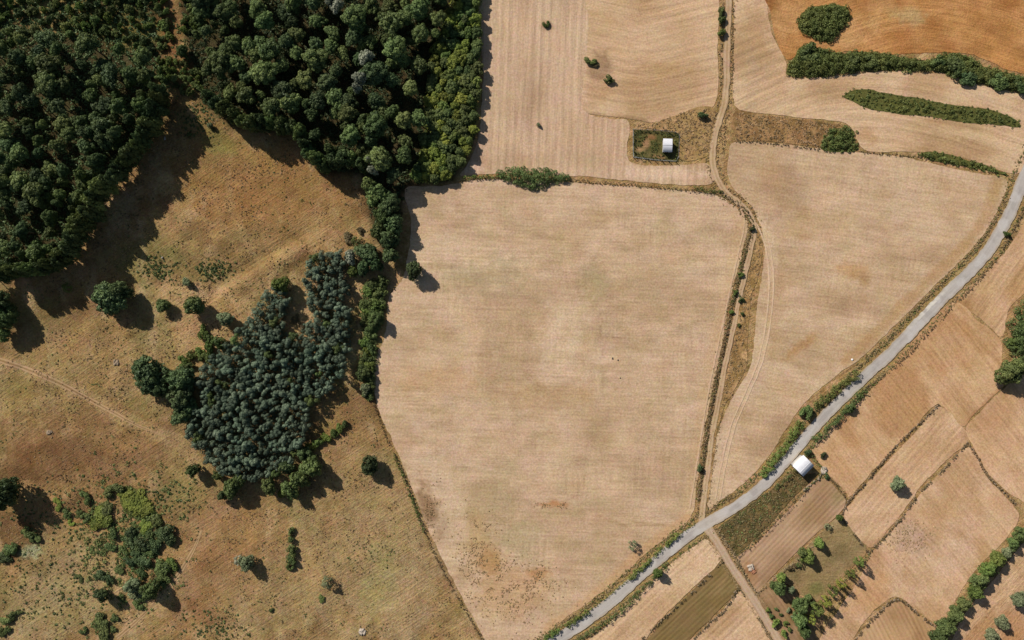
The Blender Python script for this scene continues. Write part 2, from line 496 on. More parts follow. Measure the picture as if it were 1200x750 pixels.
def thicket(name, poly, h, tone, label, cat='thicket', group=None, spacing=3.4, leaf=0.18, per=76, rad=.95, edge=8):
    if tone in ('grassy', 'yellow'): sheet('rank_grass', poly, 0.05, SCRUBBY, [(74, 78, 38), (96, 96, 50), (84, 84, 40)], scale=8, seed=len(label))
    poly = smooth(poly, True, 4)
    P = poisson(poly, spacing); P = P + rng.normal(size=P.shape) * 1.3
    d = inside(poly, P[:, 0], P[:, 1]) * polydist(poly, P[:, 0], P[:, 1])
    hts = h * (0.45 + 0.55 * np.clip(d / edge, 0, 1)) * rng.uniform(.65, 1.15, len(P)) * (0.45 + 1.1 * fbm(P[:, 0] / 12, P[:, 1] / 12, 77, 3))
    r = np.minimum(rad * rng.uniform(.7, 1.25, len(P)), np.maximum(hts, .35))
    me = lump_mesh(name, P, r, hts, leaf, per)
    return tag(obj(name, me, LEAF[tone]), label, cat, group)

def poisson(poly, dmin, tries=None, mind=0.0):
    poly = np.asarray(poly, float); a, b = poly.min(0), poly.max(0)
    n = tries or int((b[0] - a[0]) * (b[1] - a[1]) / dmin ** 2 * 14) + 50
    X = rng.uniform(a[0], b[0], n); Y = rng.uniform(a[1], b[1], n)
    ok = inside(poly, X, Y)
    cell = dmin / 1.4143; grid = {}; out = []
    for x, y in zip(X[ok], Y[ok]):
        i, j = int(x / cell), int(y / cell); good = True
        for di in (-2, -1, 0, 1, 2):
            for dj in (-2, -1, 0, 1, 2):
                q = grid.get((i + di, j + dj))
                if q and (q[0] - x) ** 2 + (q[1] - y) ** 2 < dmin ** 2: good = False; break
            if not good: break
        if good: grid[(i, j)] = (x, y); out.append((x, y))
    return np.array(out)

def tufts(name, P, rad, tone, label=None, blades=10, leaf=0.16, hfac=0.8):
    """uncountable small weeds: one object"""
    P = np.asarray(P); rad = np.asarray(rad)
    z0 = hgt(P[:, 0], P[:, 1])
    c = np.c_[(P[:, 0] - 600) * M2P, (375 - P[:, 1]) * M2P, z0 - rad * .1]
    me = foliage(name, [lobes(c, rad, np.full(len(P), blades), leaf, 0.0, flat=hfac)])
    o = obj(name, me, LEAF[tone]); return tag(o, label, None, None, 'stuff')

# ------------------------------------------------------------------ ground, fields and ways
def blend(c, w, col):
    return c * (1 - w[:, None]) + alb(col)[None] * w[:, None]

def blobs(c, x, y, L, seed=3):
    for i, (bx, by, rx, ry, rot, col, s) in enumerate(L):
        ca, sa = math.cos(R(rot)), math.sin(R(rot))
        u = ((x - bx) * ca + (y - by) * sa) / rx; v = (-(x - bx) * sa + (y - by) * ca) / ry
        q = np.hypot(u, v) + .8 * (fbm(x / (min(rx, ry) * .8 + 4), y / (min(rx, ry) * .8 + 4), seed + i, 4) - .5) + 1.0 * (fbm(x / 6, y / 6, seed + i + 50, 3) - .5)
        c = blend(c, s * sstep(1.15, 0.55, q), col)
    return c

def strokes(c, x, y, L, seed=40):
    for i, (line, wd, col, s) in enumerate(L):
        d, _, arc = linedist(smooth(line), x, y)
        q = d / wd + 0.8 * (fbm(x / 9, y / 9, seed + i, 3) - .5)
        c = blend(c, s * sstep(1.25, 0.6, q), col)
    return c

def mottle(x, y, cols, scale, seed, rotate=0, stretch=1.0):
    ca, sa = math.cos(R(rotate)), math.sin(R(rotate))
    u = (x * ca + y * sa) / scale / stretch; v = (-x * sa + y * ca) / scale
    f = np.clip((fbm(u, v, seed, 5) - .5) * 2.3 + .5, 0, 0.9999) * (len(cols) - 1)
    k = f.astype(int); t = (f - k)[:, None]
    A = np.array([alb(q) for q in cols])
    return A[k] * (1 - t) + A[k + 1] * t

def rows_of(x, y, rows):
    if isinstance(rows, (int, float)):
        a = R(rows); u = x * math.cos(a) - y * math.sin(a); v = x * math.sin(a) + y * math.cos(a)
    else:
        d, s, arc = linedist(smooth(rows, n=8), x, y); u, v = arc, d * np.where(s == 0, 1, s)
    return np.c_[u * M2P, v * M2P, np.zeros(len(x))]

SHEETS = []
GAIN = {}
def sheet(name, poly, z, mat, cols, rows=0, scale=60, seed=1, spots=(), lines=(), step=4.2, sm=True, wob=1.2, rotate=0, stretch=1.0, patch=0, patchcol=(158, 134, 92)):
    z = z + .0035 * len(SHEETS); SHEETS.append(name)
    poly = np.asarray(poly, float)
    B = resample(np.vstack([smooth(poly, True, 4) if sm else poly, poly[:1]]), step)[:-1]
    B = B + wob * np.c_[fbm(B[:, 0] / 7, B[:, 1] / 7, seed + 70, 2) - .5, fbm(B[:, 0] / 7, B[:, 1] / 7, seed + 90, 2) - .5] * 2
    a, b = B.min(0), B.max(0)
    gx, gy = np.meshgrid(np.arange(a[0], b[0], step), np.arange(a[1], b[1], step))
    gx = gx.ravel() + rng.uniform(-.3, .3, gx.size) * step; gy = gy.ravel() + rng.uniform(-.3, .3, gy.size) * step
    ok = inside(B, gx, gy); gx, gy = gx[ok], gy[ok]
    ok = polydist(B, gx, gy) > step * .55; gx, gy = gx[ok], gy[ok]
    pts = np.vstack([B, np.c_[gx, gy]])
    r = delaunay_2d_cdt([Vector((p[0], -p[1])) for p in pts], [], [list(range(len(B)))], 1, 1e-4)
    V = np.array([(v[0], -v[1]) for v in r[0]])
    F = np.array([f for f in r[2] if len(f) == 3])
    x, y = V[:, 0], V[:, 1]
    P = np.c_[(x - 600) * M2P, (375 - y) * M2P, hgt(x, y) + z]
    e1 = P[F[:, 1]] - P[F[:, 0]]; e2 = P[F[:, 2]] - P[F[:, 0]]
    flip = (e1[:, 0] * e2[:, 1] - e1[:, 1] * e2[:, 0]) < 0
    F[flip] = F[flip][:, ::-1]
    c = mottle(x, y, cols, scale, seed, rotate, stretch)
    if patch:
        c = blend(c, patch * sstep(.50, .70, fbm(x / 26 + 3, y / 12, seed + 21, 5)), patchcol)
        c = c * (1 + .22 * (fbm(x / 17, y / 7 + 5, seed + 23, 4) - .5))[:, None]
    c = strokes(c, x, y, lines, seed + 11); c = blobs(c, x, y, spots, seed + 5)
    c = np.clip(c * np.array(GAIN.get(mat.name, (1, 1, 1))), 0, .9)
    me = np_mesh(name, P, F, {'col': c, 'rows': rows_of(x, y, rows)}, True)
    return tag(obj(name, me, mat), kind='structure')

def ribbon(name, line, wpx, z, mat, colfn, wob=0.25, step=2.5, m=9):
    L = resample(smooth(line, n=8), step)
    d = np.gradient(L, axis=0); d /= np.linalg.norm(d, axis=1, keepdims=True); nn = np.c_[-d[:, 1], d[:, 0]]
    s = np.linspace(-1, 1, m)
    w = np.interp(np.linspace(0, 1, len(L)), np.linspace(0, 1, len(wpx)), wpx) * .5 if hasattr(wpx, '__len__') else np.full(len(L), wpx * .5)
    w0 = w * (1 + wob * (fbm(np.arange(len(L)) * .35, np.zeros(len(L)), len(name), 3) - .5) * 2)
    w1 = w * (1 + wob * (fbm(np.arange(len(L)) * .35, np.zeros(len(L)) + 9, len(name), 3) - .5) * 2)
    ww = np.where(s[None] < 0, w0[:, None], w1[:, None])
    pts = L[:, None] + nn[:, None] * (s[None, :, None] * ww[..., None])
    x, y = pts[..., 0].ravel(), pts[..., 1].ravel()
    sv = np.tile(s, len(L)); arc = np.repeat(np.arange(len(L)) * step, m)
    P = np.c_[(x - 600) * M2P, (375 - y) * M2P, hgt(x, y) + z]
    i = np.arange(len(L) - 1)[:, None] * m + np.arange(m - 1)[None]
    F = np.stack([i, i + 1, i + m + 1, i + m], -1).reshape(-1, 4)
    e1 = P[F[0, 1]] - P[F[0, 0]]; e2 = P[F[0, 3]] - P[F[0, 0]]
    if e1[0] * e2[1] - e1[1] * e2[0] < 0: F = F[:, ::-1]
    c = colfn(x, y, sv, arc)
    me = np_mesh(name, P, F, {'col': c, 'rows': np.c_[arc * M2P, sv * np.repeat(w, m) * M2P, np.zeros(len(x))]}, True)
    return tag(obj(name, me, mat), kind='structure')

# ================================================================== LAYOUT (photo pixels)
ROAD = [(1232, 120), (1215, 175), (1198, 213), (1183, 250), (1168, 278), (1147, 307), (1100, 354), (1047, 410), (1009, 445), (963, 491), (923, 537), (898, 565), (863, 593), (822, 617), (790, 640), (747, 677), (710, 710), (667, 740), (630, 763), (600, 778)]
TRACK = [(855, -40), (854, 0), (852, 50), (851, 100), (847, 127), (838, 157), (835, 187), (838, 203), (848, 223), (866, 238), (879, 252), (884, 268), (880, 290), (873, 320), (865, 355), (858, 390), (849, 430), (842, 470), (834, 510), (828, 560), (824, 590), (822, 612)]
LANE = [(826, 615), (838, 632), (852, 655), (870, 683), (888, 710), (905, 738), (925, 775)]
DITCH0 = [(846, 226), (866, 240), (878, 252), (882, 268), (874, 292), (867, 322), (859, 352), (852, 390), (843, 430), (835, 470), (829, 505), (823, 550), (819, 585), (817, 606)]
SPATH = [(-30, 412), (0, 422), (30, 432), (70, 449), (110, 471), (140, 487), (165, 500), (195, 512)]
WDITCH = [(438, 472), (448, 500), (463, 533), (477, 567), (487, 596), (497, 623), (510, 650), (530, 690), (548, 720), (565, 750), (580, 780)]

DITCH = [p for p in DITCH0 if p[1] < 602]
# ---- the ground sheet: pasture on the left, verges between the fields
gs = 3.2
gx, gy = np.meshgrid(np.arange(-260, 1461, gs), np.arange(-240, 991, gs))
ny, nx = gx.shape
x, y = gx.ravel(), gy.ravel()
gc = mottle(x, y, [(106, 80, 51), (138, 106, 69), (150, 117, 78), (132, 106, 68), (160, 129, 90)], 70, 21, -30, 1.6)
grn = fbm(x / 45, y / 45, 60, 4)
gc = blend(gc, 0.55 * sstep(.52, .68, grn), (118, 104, 64))
gc = blend(gc, 0.5 * sstep(.55, .7, fbm(x / 22, y / 22, 66, 4)), (104, 76, 48))
gc = blend(gc, 0.5 * sstep(.56, .7, fbm(x / 15, y / 34, 67, 4)), (172, 142, 104))
gc = blobs(gc, x, y, [
    (300, 215, 130, 70, 20, (140, 100, 58), .55), (230, 165, 50, 45, 0, (116, 92, 56), .6), (255, 165, 25, 18, 30, (112, 104, 54), .6),
    (170, 300, 45, 30, 0, (108, 98, 56), .6), (300, 300, 60, 25, -30, (128, 100, 62), .6), (350, 275, 60, 14, -25, (150, 116, 76), .6),
    (110, 420, 130, 45, 15, (140, 112, 74), .6), (60, 470, 120, 40, 12, (132, 110, 66), .5), (140, 520, 120, 45, 10, (124, 90, 60), .6),
    (45, 545, 60, 28, 0, (98, 68, 42), .75), (100, 530, 50, 18, 8, (112, 80, 54), .6), (70, 680, 90, 60, -35, (138, 118, 78), .5), (45, 720, 70, 40, -35, (150, 128, 90), .45),
    (260, 640, 70, 90, 40, (140, 104, 68), .6), (240, 690, 40, 60, 30, (126, 90, 58), .5), (215, 560, 40, 40, 0, (134, 116, 72), .6),
    (430, 640, 90, 120, 20, (154, 126, 88), .7), (470, 690, 60, 60, 0, (162, 135, 98), .6), (440, 690, 22, 60, 10, (134, 122, 74), .45),
    (330, 700, 70, 50, 0, (146, 120, 82), .6), (400, 560, 40, 60, 0, (140, 110, 72), .5), (385, 490, 30, 30, 0, (136, 106, 66), .5),
    (250, 385, 60, 40, 40, (152, 118, 80), .55), (38, 646, 14, 9, 0, (150, 150, 112), .7), (510, 600, 14, 40, -20, (124, 90, 58), .6)], 200)
gc = strokes(gc, x, y, [
    ([(0, 422), (70, 449), (165, 500), (215, 520), (232, 560)], 9, (158, 128, 90), .6),
    ([(225, 690), (215, 660), (232, 635), (250, 600), (270, 590)], 12, (150, 116, 84), .5),
    ([(140, 745), (165, 725), (185, 705), (205, 680)], 5, (170, 138, 100), .7),
    ([(150, 0), (170, 12), (186, 22), (195, 45), (205, 60), (218, 75)], 7, (128, 90, 56), .85),
    ([(190, 0), (200, 40), (205, 75)], 13, (112, 74, 46), .7),
    ([(420, 270), (350, 296), (262, 345), (200, 400)], 6, (158, 122, 82), .3),
    ([(360, 300), (320, 330)], 4, (90, 70, 40), .6), ([(300, 265), (250, 300)], 9, (104, 88, 52), .4)], 300)
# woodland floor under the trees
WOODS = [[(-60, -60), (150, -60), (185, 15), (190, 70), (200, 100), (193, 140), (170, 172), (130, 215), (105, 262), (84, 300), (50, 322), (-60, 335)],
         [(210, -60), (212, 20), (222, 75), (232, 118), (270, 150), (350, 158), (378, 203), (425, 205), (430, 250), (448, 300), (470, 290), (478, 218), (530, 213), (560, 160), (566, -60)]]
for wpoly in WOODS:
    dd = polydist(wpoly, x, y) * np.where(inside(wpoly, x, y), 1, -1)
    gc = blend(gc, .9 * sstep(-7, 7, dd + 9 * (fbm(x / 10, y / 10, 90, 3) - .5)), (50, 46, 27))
gc = blobs(gc, x, y, [(50, 2, 70, 18, 10, (140, 118, 74), .8), (130, 30, 70, 26, 15, (112, 98, 54), .7), (40, 28, 40, 10, 15, (150, 120, 78), .6), (200, 88, 20, 22, 0, (122, 104, 60), .6)], 260)
# verges right of the wood
ve = sstep(0, 10, x - np.interp(y, [-300, 210, 225, 470, 530, 620, 750, 1000], [566, 545, 468, 440, 462, 496, 566, 700]))
gc = gc * (1 - ve[:, None]) + mottle(x, y, [(150, 118, 74), (178, 144, 100), (136, 110, 66), (186, 150, 108)], 16, 33) * ve[:, None]
gc = strokes(gc, x, y, [(ROAD, 17, (158, 132, 84), .8), (DITCH, 3, (120, 92, 58), .8)], 330)
gp = np.c_[(x - 600) * M2P, (375 - y) * M2P, hgt(x, y) - 0.06 * (ve > .5)]
ii = np.arange(ny - 1)[:, None] * nx + np.arange(nx - 1)[None]
gf = np.stack([ii, ii + nx, ii + nx + 1, ii + 1], -1).reshape(-1, 4)
# beyond: the same sheet runs on to the horizon
corner = [0, nx - 1, ny * nx - 1, (ny - 1) * nx]
big = [(-3000, 3000), (3000, 3000), (3000, -3000), (-3000, -3000)]
nb = len(gp)
gp = np.vstack([gp, [(bx, by, 0) for bx, by in big]])
gc = gc * np.where(ve[:, None] > .5, 1, np.array([1.15, 1.21, 1.18]))
gc = np.vstack([gc, np.tile(alb((165, 135, 95)), (4, 1))])
gr = rows_of(np.r_[x, [0] * 4], np.r_[y, [0] * 4], 33)
top = list(range(0, nx)); right = [k * nx + nx - 1 for k in range(ny)]; bot = [(ny - 1) * nx + k for k in range(nx - 1, -1, -1)]; left = [k * nx for k in range(ny - 1, -1, -1)]
tris = []
for e, (c0, c1) in zip((top, right, bot, left), ((0, 1), (1, 2), (2, 3), (3, 0))):
    half = len(e) // 2
    for k in range(len(e) - 1):
        tris.append((e[k], e[k + 1], nb + (c0 if k < half else c1)))
    tris.append((e[half], nb + c1, nb + c0))
tris = np.array(tris)
e1 = gp[tris[:, 1]] - gp[tris[:, 0]]; e2 = gp[tris[:, 2]] - gp[tris[:, 0]]
fl = (e1[:, 0] * e2[:, 1] - e1[:, 1] * e2[:, 0]) < 0
tris[fl] = tris[fl][:, ::-1]
PASTURE = earth('rough pasture', streak=.2, fine=.40, clump=.26, bump=.8, bumpscale=1.8, chroma=.6)
tag(obj('ground', np_mesh('ground', gp, [gf, tris], {'col': gc, 'rows': gr}, True), PASTURE), kind='structure')

# ---- fields
STUB = earth('pale stubble', streak=.25, fine=.34, cross=.14, clump=.10, bump=.25)
STUBV = earth('drilled stubble', streak=.26, fine=.32, lines=.05, spacing=2.6, clump=.06, bump=.35)
STUBC = earth('curving stubble', streak=.30, fine=.32, lines=.05, spacing=3.4, clump=.07, bump=.35)
GOLD = earth('golden stubble', streak=.30, fine=.36, lines=.05, spacing=2.0, clump=.13, bump=.16)
ORANGE = earth('trampled straw', streak=.36, fine=.34, clump=.2, bump=.8)
TILL = earth('tilled rows', streak=.24, fine=.16, lines=.20, spacing=1.35, clump=.06, bump=.18)
SCRUBBY = earth('rank dry grass', streak=.08, fine=.36, clump=.22, bump=.8)

GAIN.update({'golden stubble': (1.07, 1.15, 1.42), 'drilled stubble': (1.2, 1.23, 1.34), 'curving stubble': (1.02, 1.03, 1.14), 'pale stubble': (.965, .97, .98), 'trampled straw': (1.0, 1.06, 1.25)})
F = sheet('stubble_field', [(474, 222), (500, 219), (530, 216), (560, 211), (600, 210), (660, 213), (700, 216), (760, 220), (825, 226), (848, 232), (866, 247), (876, 262), (872, 285), (862, 325), (852, 365), (846, 405), (836, 450), (828, 490), (820, 540), (815, 580), (811, 603), (790, 624), (755, 650), (722, 682), (690, 705), (650, 735), (618, 765), (585, 785), (566, 745), (536, 690), (503, 622), (486, 580), (468, 535), (450, 495), (441, 470), (438, 450), (440, 420), (452, 390), (455, 350), (470, 330), (478, 300), (482, 260)],
          0.03, STUB, [(186, 155, 121), (196, 165, 131), (200, 169, 136), (190, 159, 124), (204, 174, 141)], rows=-2, scale=60, seed=101, stretch=2.0, patch=.32, step=3.0,
          spots=[(575, 600, 36, 60, 15, (166, 148, 106), .38), (615, 632, 26, 20, 0, (158, 146, 102), .38), (695, 335, 22, 40, 10, (160, 140, 100), .5), (570, 325, 55, 28, 0, (160, 142, 104), .5),
                 (660, 390, 26, 60, 15, (212, 184, 152), .45), (640, 465, 60, 18, 0, (172, 138, 96), .5), (560, 640, 24, 50, -30, (184, 146, 98), .4), (600, 690, 45, 34, -20, (186, 146, 98), .45), (632, 672, 12, 10, 0, (176, 124, 76), .6),
                 (575, 660, 14, 20, 0, (168, 122, 72), .6), (648, 591, 20, 4, 3, (176, 122, 76), .75), (506, 598, 14, 38, -25, (128, 98, 66), .75), (522, 570, 16, 60, -24, (206, 180, 148), .5), (760, 300, 60, 26, 0, (176, 146, 106), .25), (700, 480, 80, 24, 0, (176, 146, 108), .2), (530, 620, 20, 40, -20, (204, 176, 142), .5), (480, 240, 10, 14, 0, (206, 178, 144), .4), (510, 445, 60, 20, 0, (190, 150, 104), .4), (780, 440, 50, 30, 0, (196, 166, 132), .5)],
          lines=[([(862, 250), (868, 270), (850, 350), (836, 410), (824, 480), (812, 560), (802, 602)], 8, (196, 162, 122), .5), ([(806, 606), (760, 640), (700, 695), (640, 738)], 6, (194, 152, 104), .5), ([(740, 612), (780, 615)], 2, (150, 118, 80), .5), ([(735, 617), (700, 605)], 2, (160, 126, 84), .4)])
sheet('stubble_field', [(570, -40), (694, -40), (692, 20), (689, 70), (684, 128), (715, 139), (738, 144), (738, 190), (800, 193), (830, 192), (836, 214), (800, 217), (760, 214), (700, 208), (664, 206), (600, 202), (545, 206), (540, 204), (555, 180), (562, 150), (566, 90)],
      0.03, STUBV, [(158, 128, 97), (176, 146, 113), (182, 152, 118), (170, 139, 106)], rows=88, scale=60, seed=111, stretch=2.0, rotate=88,
      spots=[(700, 165, 50, 30, 0, (170, 138, 104), .5), (780, 203, 60, 8, 3, (198, 168, 136), .7), (555, 198, 12, 8, 0, (196, 164, 132), .7), (640, 30, 8, 6, 0, (132, 104, 72), .8), (815, 175, 16, 22, 0, (152, 116, 78), .6)],
      lines=[([(560, 196), (620, 188), (700, 186)], 9, (160, 130, 96), .4)])
sheet('stubble_field', [(691, -40), (845, -40), (843, 0), (841, 60), (842, 100), (836, 124), (812, 128), (790, 138), (765, 144), (742, 140), (715, 136), (683, 128), (687, 75), (690, 20)],
      0.03, STUBC, [(178, 144, 102), (192, 158, 116), (200, 167, 126), (184, 150, 108)], rows=[(640, 118), (700, 132), (745, 140), (790, 134), (860, 118)], scale=50, seed=121, stretch=2.2,
      spots=[(703, 78, 16, 22, 0, (140, 108, 76), .7), (700, 108, 14, 16, 0, (172, 132, 90), .5), (770, 80, 40, 8, 3, (166, 132, 84), .5)],
      lines=[([(686, 134), (720, 139), (760, 142)], 2.5, (118, 92, 58), .6)])
sheet('stubble_field', [(861, 166), (905, 168), (960, 174), (1005, 179), (1060, 184), (1110, 196), (1150, 204), (1180, 211), (1172, 240), (1155, 272), (1128, 303), (1090, 340), (1050, 380), (1008, 420), (985, 436), (945, 470), (920, 505), (900, 536), (872, 566), (845, 586), (829, 597), (832, 560), (842, 505), (855, 472), (874, 440), (882, 420), (886, 370), (890, 340), (896, 300), (893, 268), (880, 240), (862, 224), (853, 205), (854, 180)],
      0.03, STUB, [(176, 145, 111), (194, 163, 128), (200, 170, 136), (184, 154, 118)], rows=[(850, 560), (868, 480), (885, 440), (905, 360), (960, 220), (1010, 120)] if False else -8, scale=50, seed=131, stretch=2.0, patch=.2, patchcol=(170, 136, 96),
      spots=[(1000, 318, 22, 12, 10, (178, 134, 86), .6), (1015, 330, 8, 10, 0, (160, 118, 72), .5), (940, 405, 22, 8, -35, (168, 124, 72), .6), (905, 205, 16, 22, 0, (182, 146, 106), .5), (958, 260, 40, 20, 0, (176, 142, 98), .4), (905, 360, 14, 50, 8, (180, 146, 108), .5), (1130, 230, 40, 14, 20, (184, 150, 108), .4)],
      lines=[([(886, 250), (904, 300), (898, 380), (880, 440), (855, 500), (840, 560)], 8, (204, 176, 142), .6), ([(1168, 215), (1150, 262), (1110, 308), (1040, 376), (990, 425)], 7, (174, 136, 88), .6)])
# the wavy pale field below the orange one
sheet('stubble_field', [(864, -40), (900, -40), (899, 10), (905, 40), (921, 72), (924, 90), (970, 90), (1030, 84), (1062, 84), (1110, 87), (1150, 100), (1215, 113), (1240, 118), (1225, 165), (1204, 196), (1185, 203), (1150, 192), (1110, 180), (1060, 178), (1012, 175), (992, 145), (940, 138), (905, 134), (866, 128), (859, 110), (860, 50)],
      0.03, STUBC, [(172, 139, 97), (192, 159, 117), (200, 168, 127), (180, 146, 104)], rows=[(840, 150), (900, 122), (960, 100), (1030, 96), (1100, 106), (1160, 124), (1240, 150)], scale=50, seed=141, stretch=2.2,
      spots=[(885, 30, 20, 28, 0, (168, 130, 88), .5), (880, 90, 12, 40, 0, (180, 150, 112), .5), (935, 100, 12, 10, 0, (206, 176, 134), .5), (1140, 160, 60, 7, 12, (206, 174, 130), .6), (1010, 160, 20, 8, 5, (168, 128, 78), .5)])
sheet('straw_field', [(903, -40), (1240, -40), (1240, 100), (1205, 88), (1180, 82), (1160, 72), (1130, 62), (1090, 62), (1050, 64), (1000, 60), (968, 62), (945, 58), (922, 70), (908, 40), (902, 10)],
      0.03, ORANGE, [(148, 98, 50), (172, 119, 64), (184, 131, 74), (160, 106, 54)], rows=[(880, 60), (940, 75), (1000, 55), (1060, 40), (1130, 48), (1240, 80)], scale=40, seed=151, stretch=1.7,
      spots=[(925, 20, 22, 30, 0, (190, 142, 86), .6), (1000, 40, 34, 18, -30, (196, 148, 92), .6), (1065, 18, 24, 12, 10, (172, 146, 92), .6), (1180, 72, 40, 8, 20, (192, 134, 72), .6), (1030, 5, 20, 10, 0, (200, 152, 96), .4)])
sheet('rank_grass', [(862, 131), (900, 136), (940, 140), (985, 147), (1000, 158), (1005, 176), (960, 172), (905, 166), (863, 163)], 0.045, SCRUBBY, [(122, 94, 58), (150, 116, 74), (166, 130, 88), (110, 88, 50)], scale=12, seed=161)
sheet('rank_grass', [(742, 146), (770, 143), (800, 132), (822, 125), (836, 128), (838, 150), (832, 180), (800, 188), (796, 158), (765, 151)], 0.05, SCRUBBY, [(144, 116, 72), (172, 138, 94), (156, 128, 80), (182, 146, 104)], scale=10, seed=165)
sheet('rank_grass', [(888, 268), (894, 290), (888, 325), (880, 350), (876, 400), (874, 430), (858, 462), (848, 478), (840, 510), (834, 560), (829, 590), (828, 560), (838, 500), (846, 460), (858, 410), (866, 365), (876, 325), (884, 295)], 0.045, SCRUBBY, [(150, 116, 72), (178, 142, 94), (134, 106, 62), (190, 152, 106)], scale=12, seed=168)
# right of the road
sheet('golden_field', [(1240, 205), (1216, 228), (1199, 262), (1180, 292), (1150, 325), (1118, 352), (1150, 374), (1174, 396), (1180, 370), (1188, 355), (1240, 300)], 0.03, GOLD, [(170, 130, 84), (186, 146, 98), (192, 152, 106), (174, 132, 84)], rows=54, scale=40, seed=171, stretch=2.2, rotate=-54, spots=[(1130, 358, 20, 8, 40, (150, 108, 62), .6)])
sheet('golden_field', [(1116, 354), (1146, 376), (1172, 398), (1174, 425), (1180, 447), (1140, 486), (1128, 500), (1099, 474), (1073, 500), (1033, 540), (997, 581), (990, 574), (968, 552), (952, 526), (975, 500), (1020, 458), (1068, 402)], 0.03, GOLD, [(168, 126, 80), (184, 142, 94), (190, 150, 102), (172, 128, 80)], rows=-52, scale=45, seed=181, stretch=1.6, rotate=52, spots=[(1040, 420, 30, 20, 0, (176, 130, 80), .4), (980, 545, 26, 14, 40, (176, 130, 78), .4), (1150, 400, 20, 12, 40, (160, 116, 68), .5)],
      lines=[([(1120, 358), (1150, 382), (1176, 402)], 4, (156, 112, 64), .5), ([(1178, 452), (1140, 490)], 3, (150, 100, 58), .7)])
sheet('golden_field', [(1101, 476), (1130, 504), (1136, 516), (1108, 540), (1077, 572), (1058, 600), (1043, 617), (1020, 642), (990, 608), (1000, 586), (1036, 545), (1075, 504)], 0.03, GOLD, [(172, 132, 88), (190, 150, 104), (196, 157, 112), (176, 136, 90)], rows=48, scale=40, seed=191, stretch=1.8, rotate=-48, spots=[(1080, 530, 30, 16, -45, (178, 136, 88), .4)])
sheet('golden_field', [(1182, 450), (1240, 400), (1240, 620), (1200, 588), (1182, 578), (1158, 554), (1142, 526), (1132, 502), (1145, 486)], 0.03, GOLD, [(176, 134, 88), (190, 148, 102), (198, 158, 112), (180, 138, 90)], rows=-52, scale=40, seed=201, stretch=1.8, rotate=52)
sheet('golden_field', [(1136, 524), (1155, 557), (1178, 582), (1192, 598), (1192, 612), (1175, 636), (1150, 660), (1128, 690), (1110, 722), (1102, 733), (1075, 716), (1052, 699), (1030, 710), (1008, 735), (985, 772), (950, 772), (975, 725), (1000, 690), (1016, 660), (1022, 646), (1048, 620), (1062, 600), (1080, 577), (1110, 545)], 0.03, GOLD, [(172, 131, 86), (188, 147, 102), (194, 155, 111), (178, 138, 92)], rows=-50, scale=45, seed=211, stretch=1.8, rotate=50,
      spots=[(1066, 633, 26, 24, 0, (176, 142, 108), .7), (1120, 650, 30, 24, 0, (198, 162, 122), .5), (1015, 700, 26, 30, 45, (180, 132, 80), .6), (1060, 600, 12, 14, 0, (160, 118, 76), .5)])
sheet('tilled_field', [(1052, 704), (1075, 720), (1100, 737), (1090, 775), (985, 775), (1010, 740), (1030, 718)], 0.03, TILL, [(160, 124, 86), (178, 142, 102), (188, 152, 112)], rows=-63, scale=30, seed=221)
sheet('straw_field', [(1240, 630), (1205, 632), (1180, 660), (1160, 684), (1140, 706), (1124, 732), (1118, 775), (1240, 775)], 0.03, ORANGE, [(172, 130, 86), (190, 150, 104), (198, 158, 114), (176, 132, 86)], rows=48, scale=30, seed=231, stretch=2, rotate=-48, spots=[(1190, 735, 24, 20, 0, (168, 112, 62), .5)])
sheet('rank_grass', [(842, 619), (872, 596), (905, 572), (928, 551), (945, 556), (957, 556), (930, 583), (900, 616), (880, 635), (861, 650), (852, 634)], 0.03, SCRUBBY, [(88, 76, 46), (118, 96, 62), (76, 72, 38), (134, 108, 70)], scale=9, seed=241)
sheet('tilled_field', [(864, 653), (884, 639), (910, 612), (934, 588), (963, 560), (984, 578), (992, 585), (983, 602), (960, 622), (930, 650), (900, 680), (886, 694), (874, 672)], 0.03, TILL, [(148, 118, 88), (170, 138, 106), (178, 146, 114), (158, 126, 92)], rows=46, scale=40, seed=251, stretch=2, rotate=-46, spots=[(875, 672, 16, 16, 0, (150, 110, 68), .7), (982, 583, 8, 10, 0, (126, 112, 66), .6), (882, 668, 6, 5, 0, (120, 78, 48), .6)])
sheet('olive_plot', [(984, 606), (1000, 624), (1016, 645), (1000, 664), (975, 690), (958, 705), (930, 690), (912, 672), (935, 652), (960, 626)], 0.03, SCRUBBY, [(128, 110, 74), (150, 126, 88), (138, 118, 78), (164, 138, 100)], scale=25, seed=261, spots=[(955, 690, 10, 8, 0, (112, 112, 62), .7), (930, 690, 12, 8, 30, (156, 122, 86), .6)], lines=[([(1016, 648), (985, 682), (960, 706)], 5, (166, 130, 90), .7)])
sheet('garden_soil', [(888, 698), (908, 676), (930, 694), (956, 708), (965, 725), (950, 772), (915, 772), (905, 730)], 0.03, TILL, [(142, 112, 80), (160, 128, 94), (132, 106, 70)], rows=-55, scale=14, seed=271)
sheet('stubble_strip', [(815, 640), (826, 632), (836, 640), (846, 655), (800, 700), (762, 740), (735, 775), (660, 775), (700, 742), (745, 700), (790, 657)], 0.03, GOLD, [(176, 138, 92), (192, 154, 108), (198, 161, 116)], rows=43, scale=30, seed=281, stretch=2.5, rotate=-43)
sheet('fallow_strip', [(848, 657), (858, 670), (867, 688), (840, 718), (815, 742), (780, 775), (738, 775), (765, 742), (802, 702)], 0.034, TILL, [(112, 92, 58), (130, 106, 68), (122, 102, 62), (140, 114, 76)], rows=43, scale=25, seed=291, stretch=2, rotate=-43)
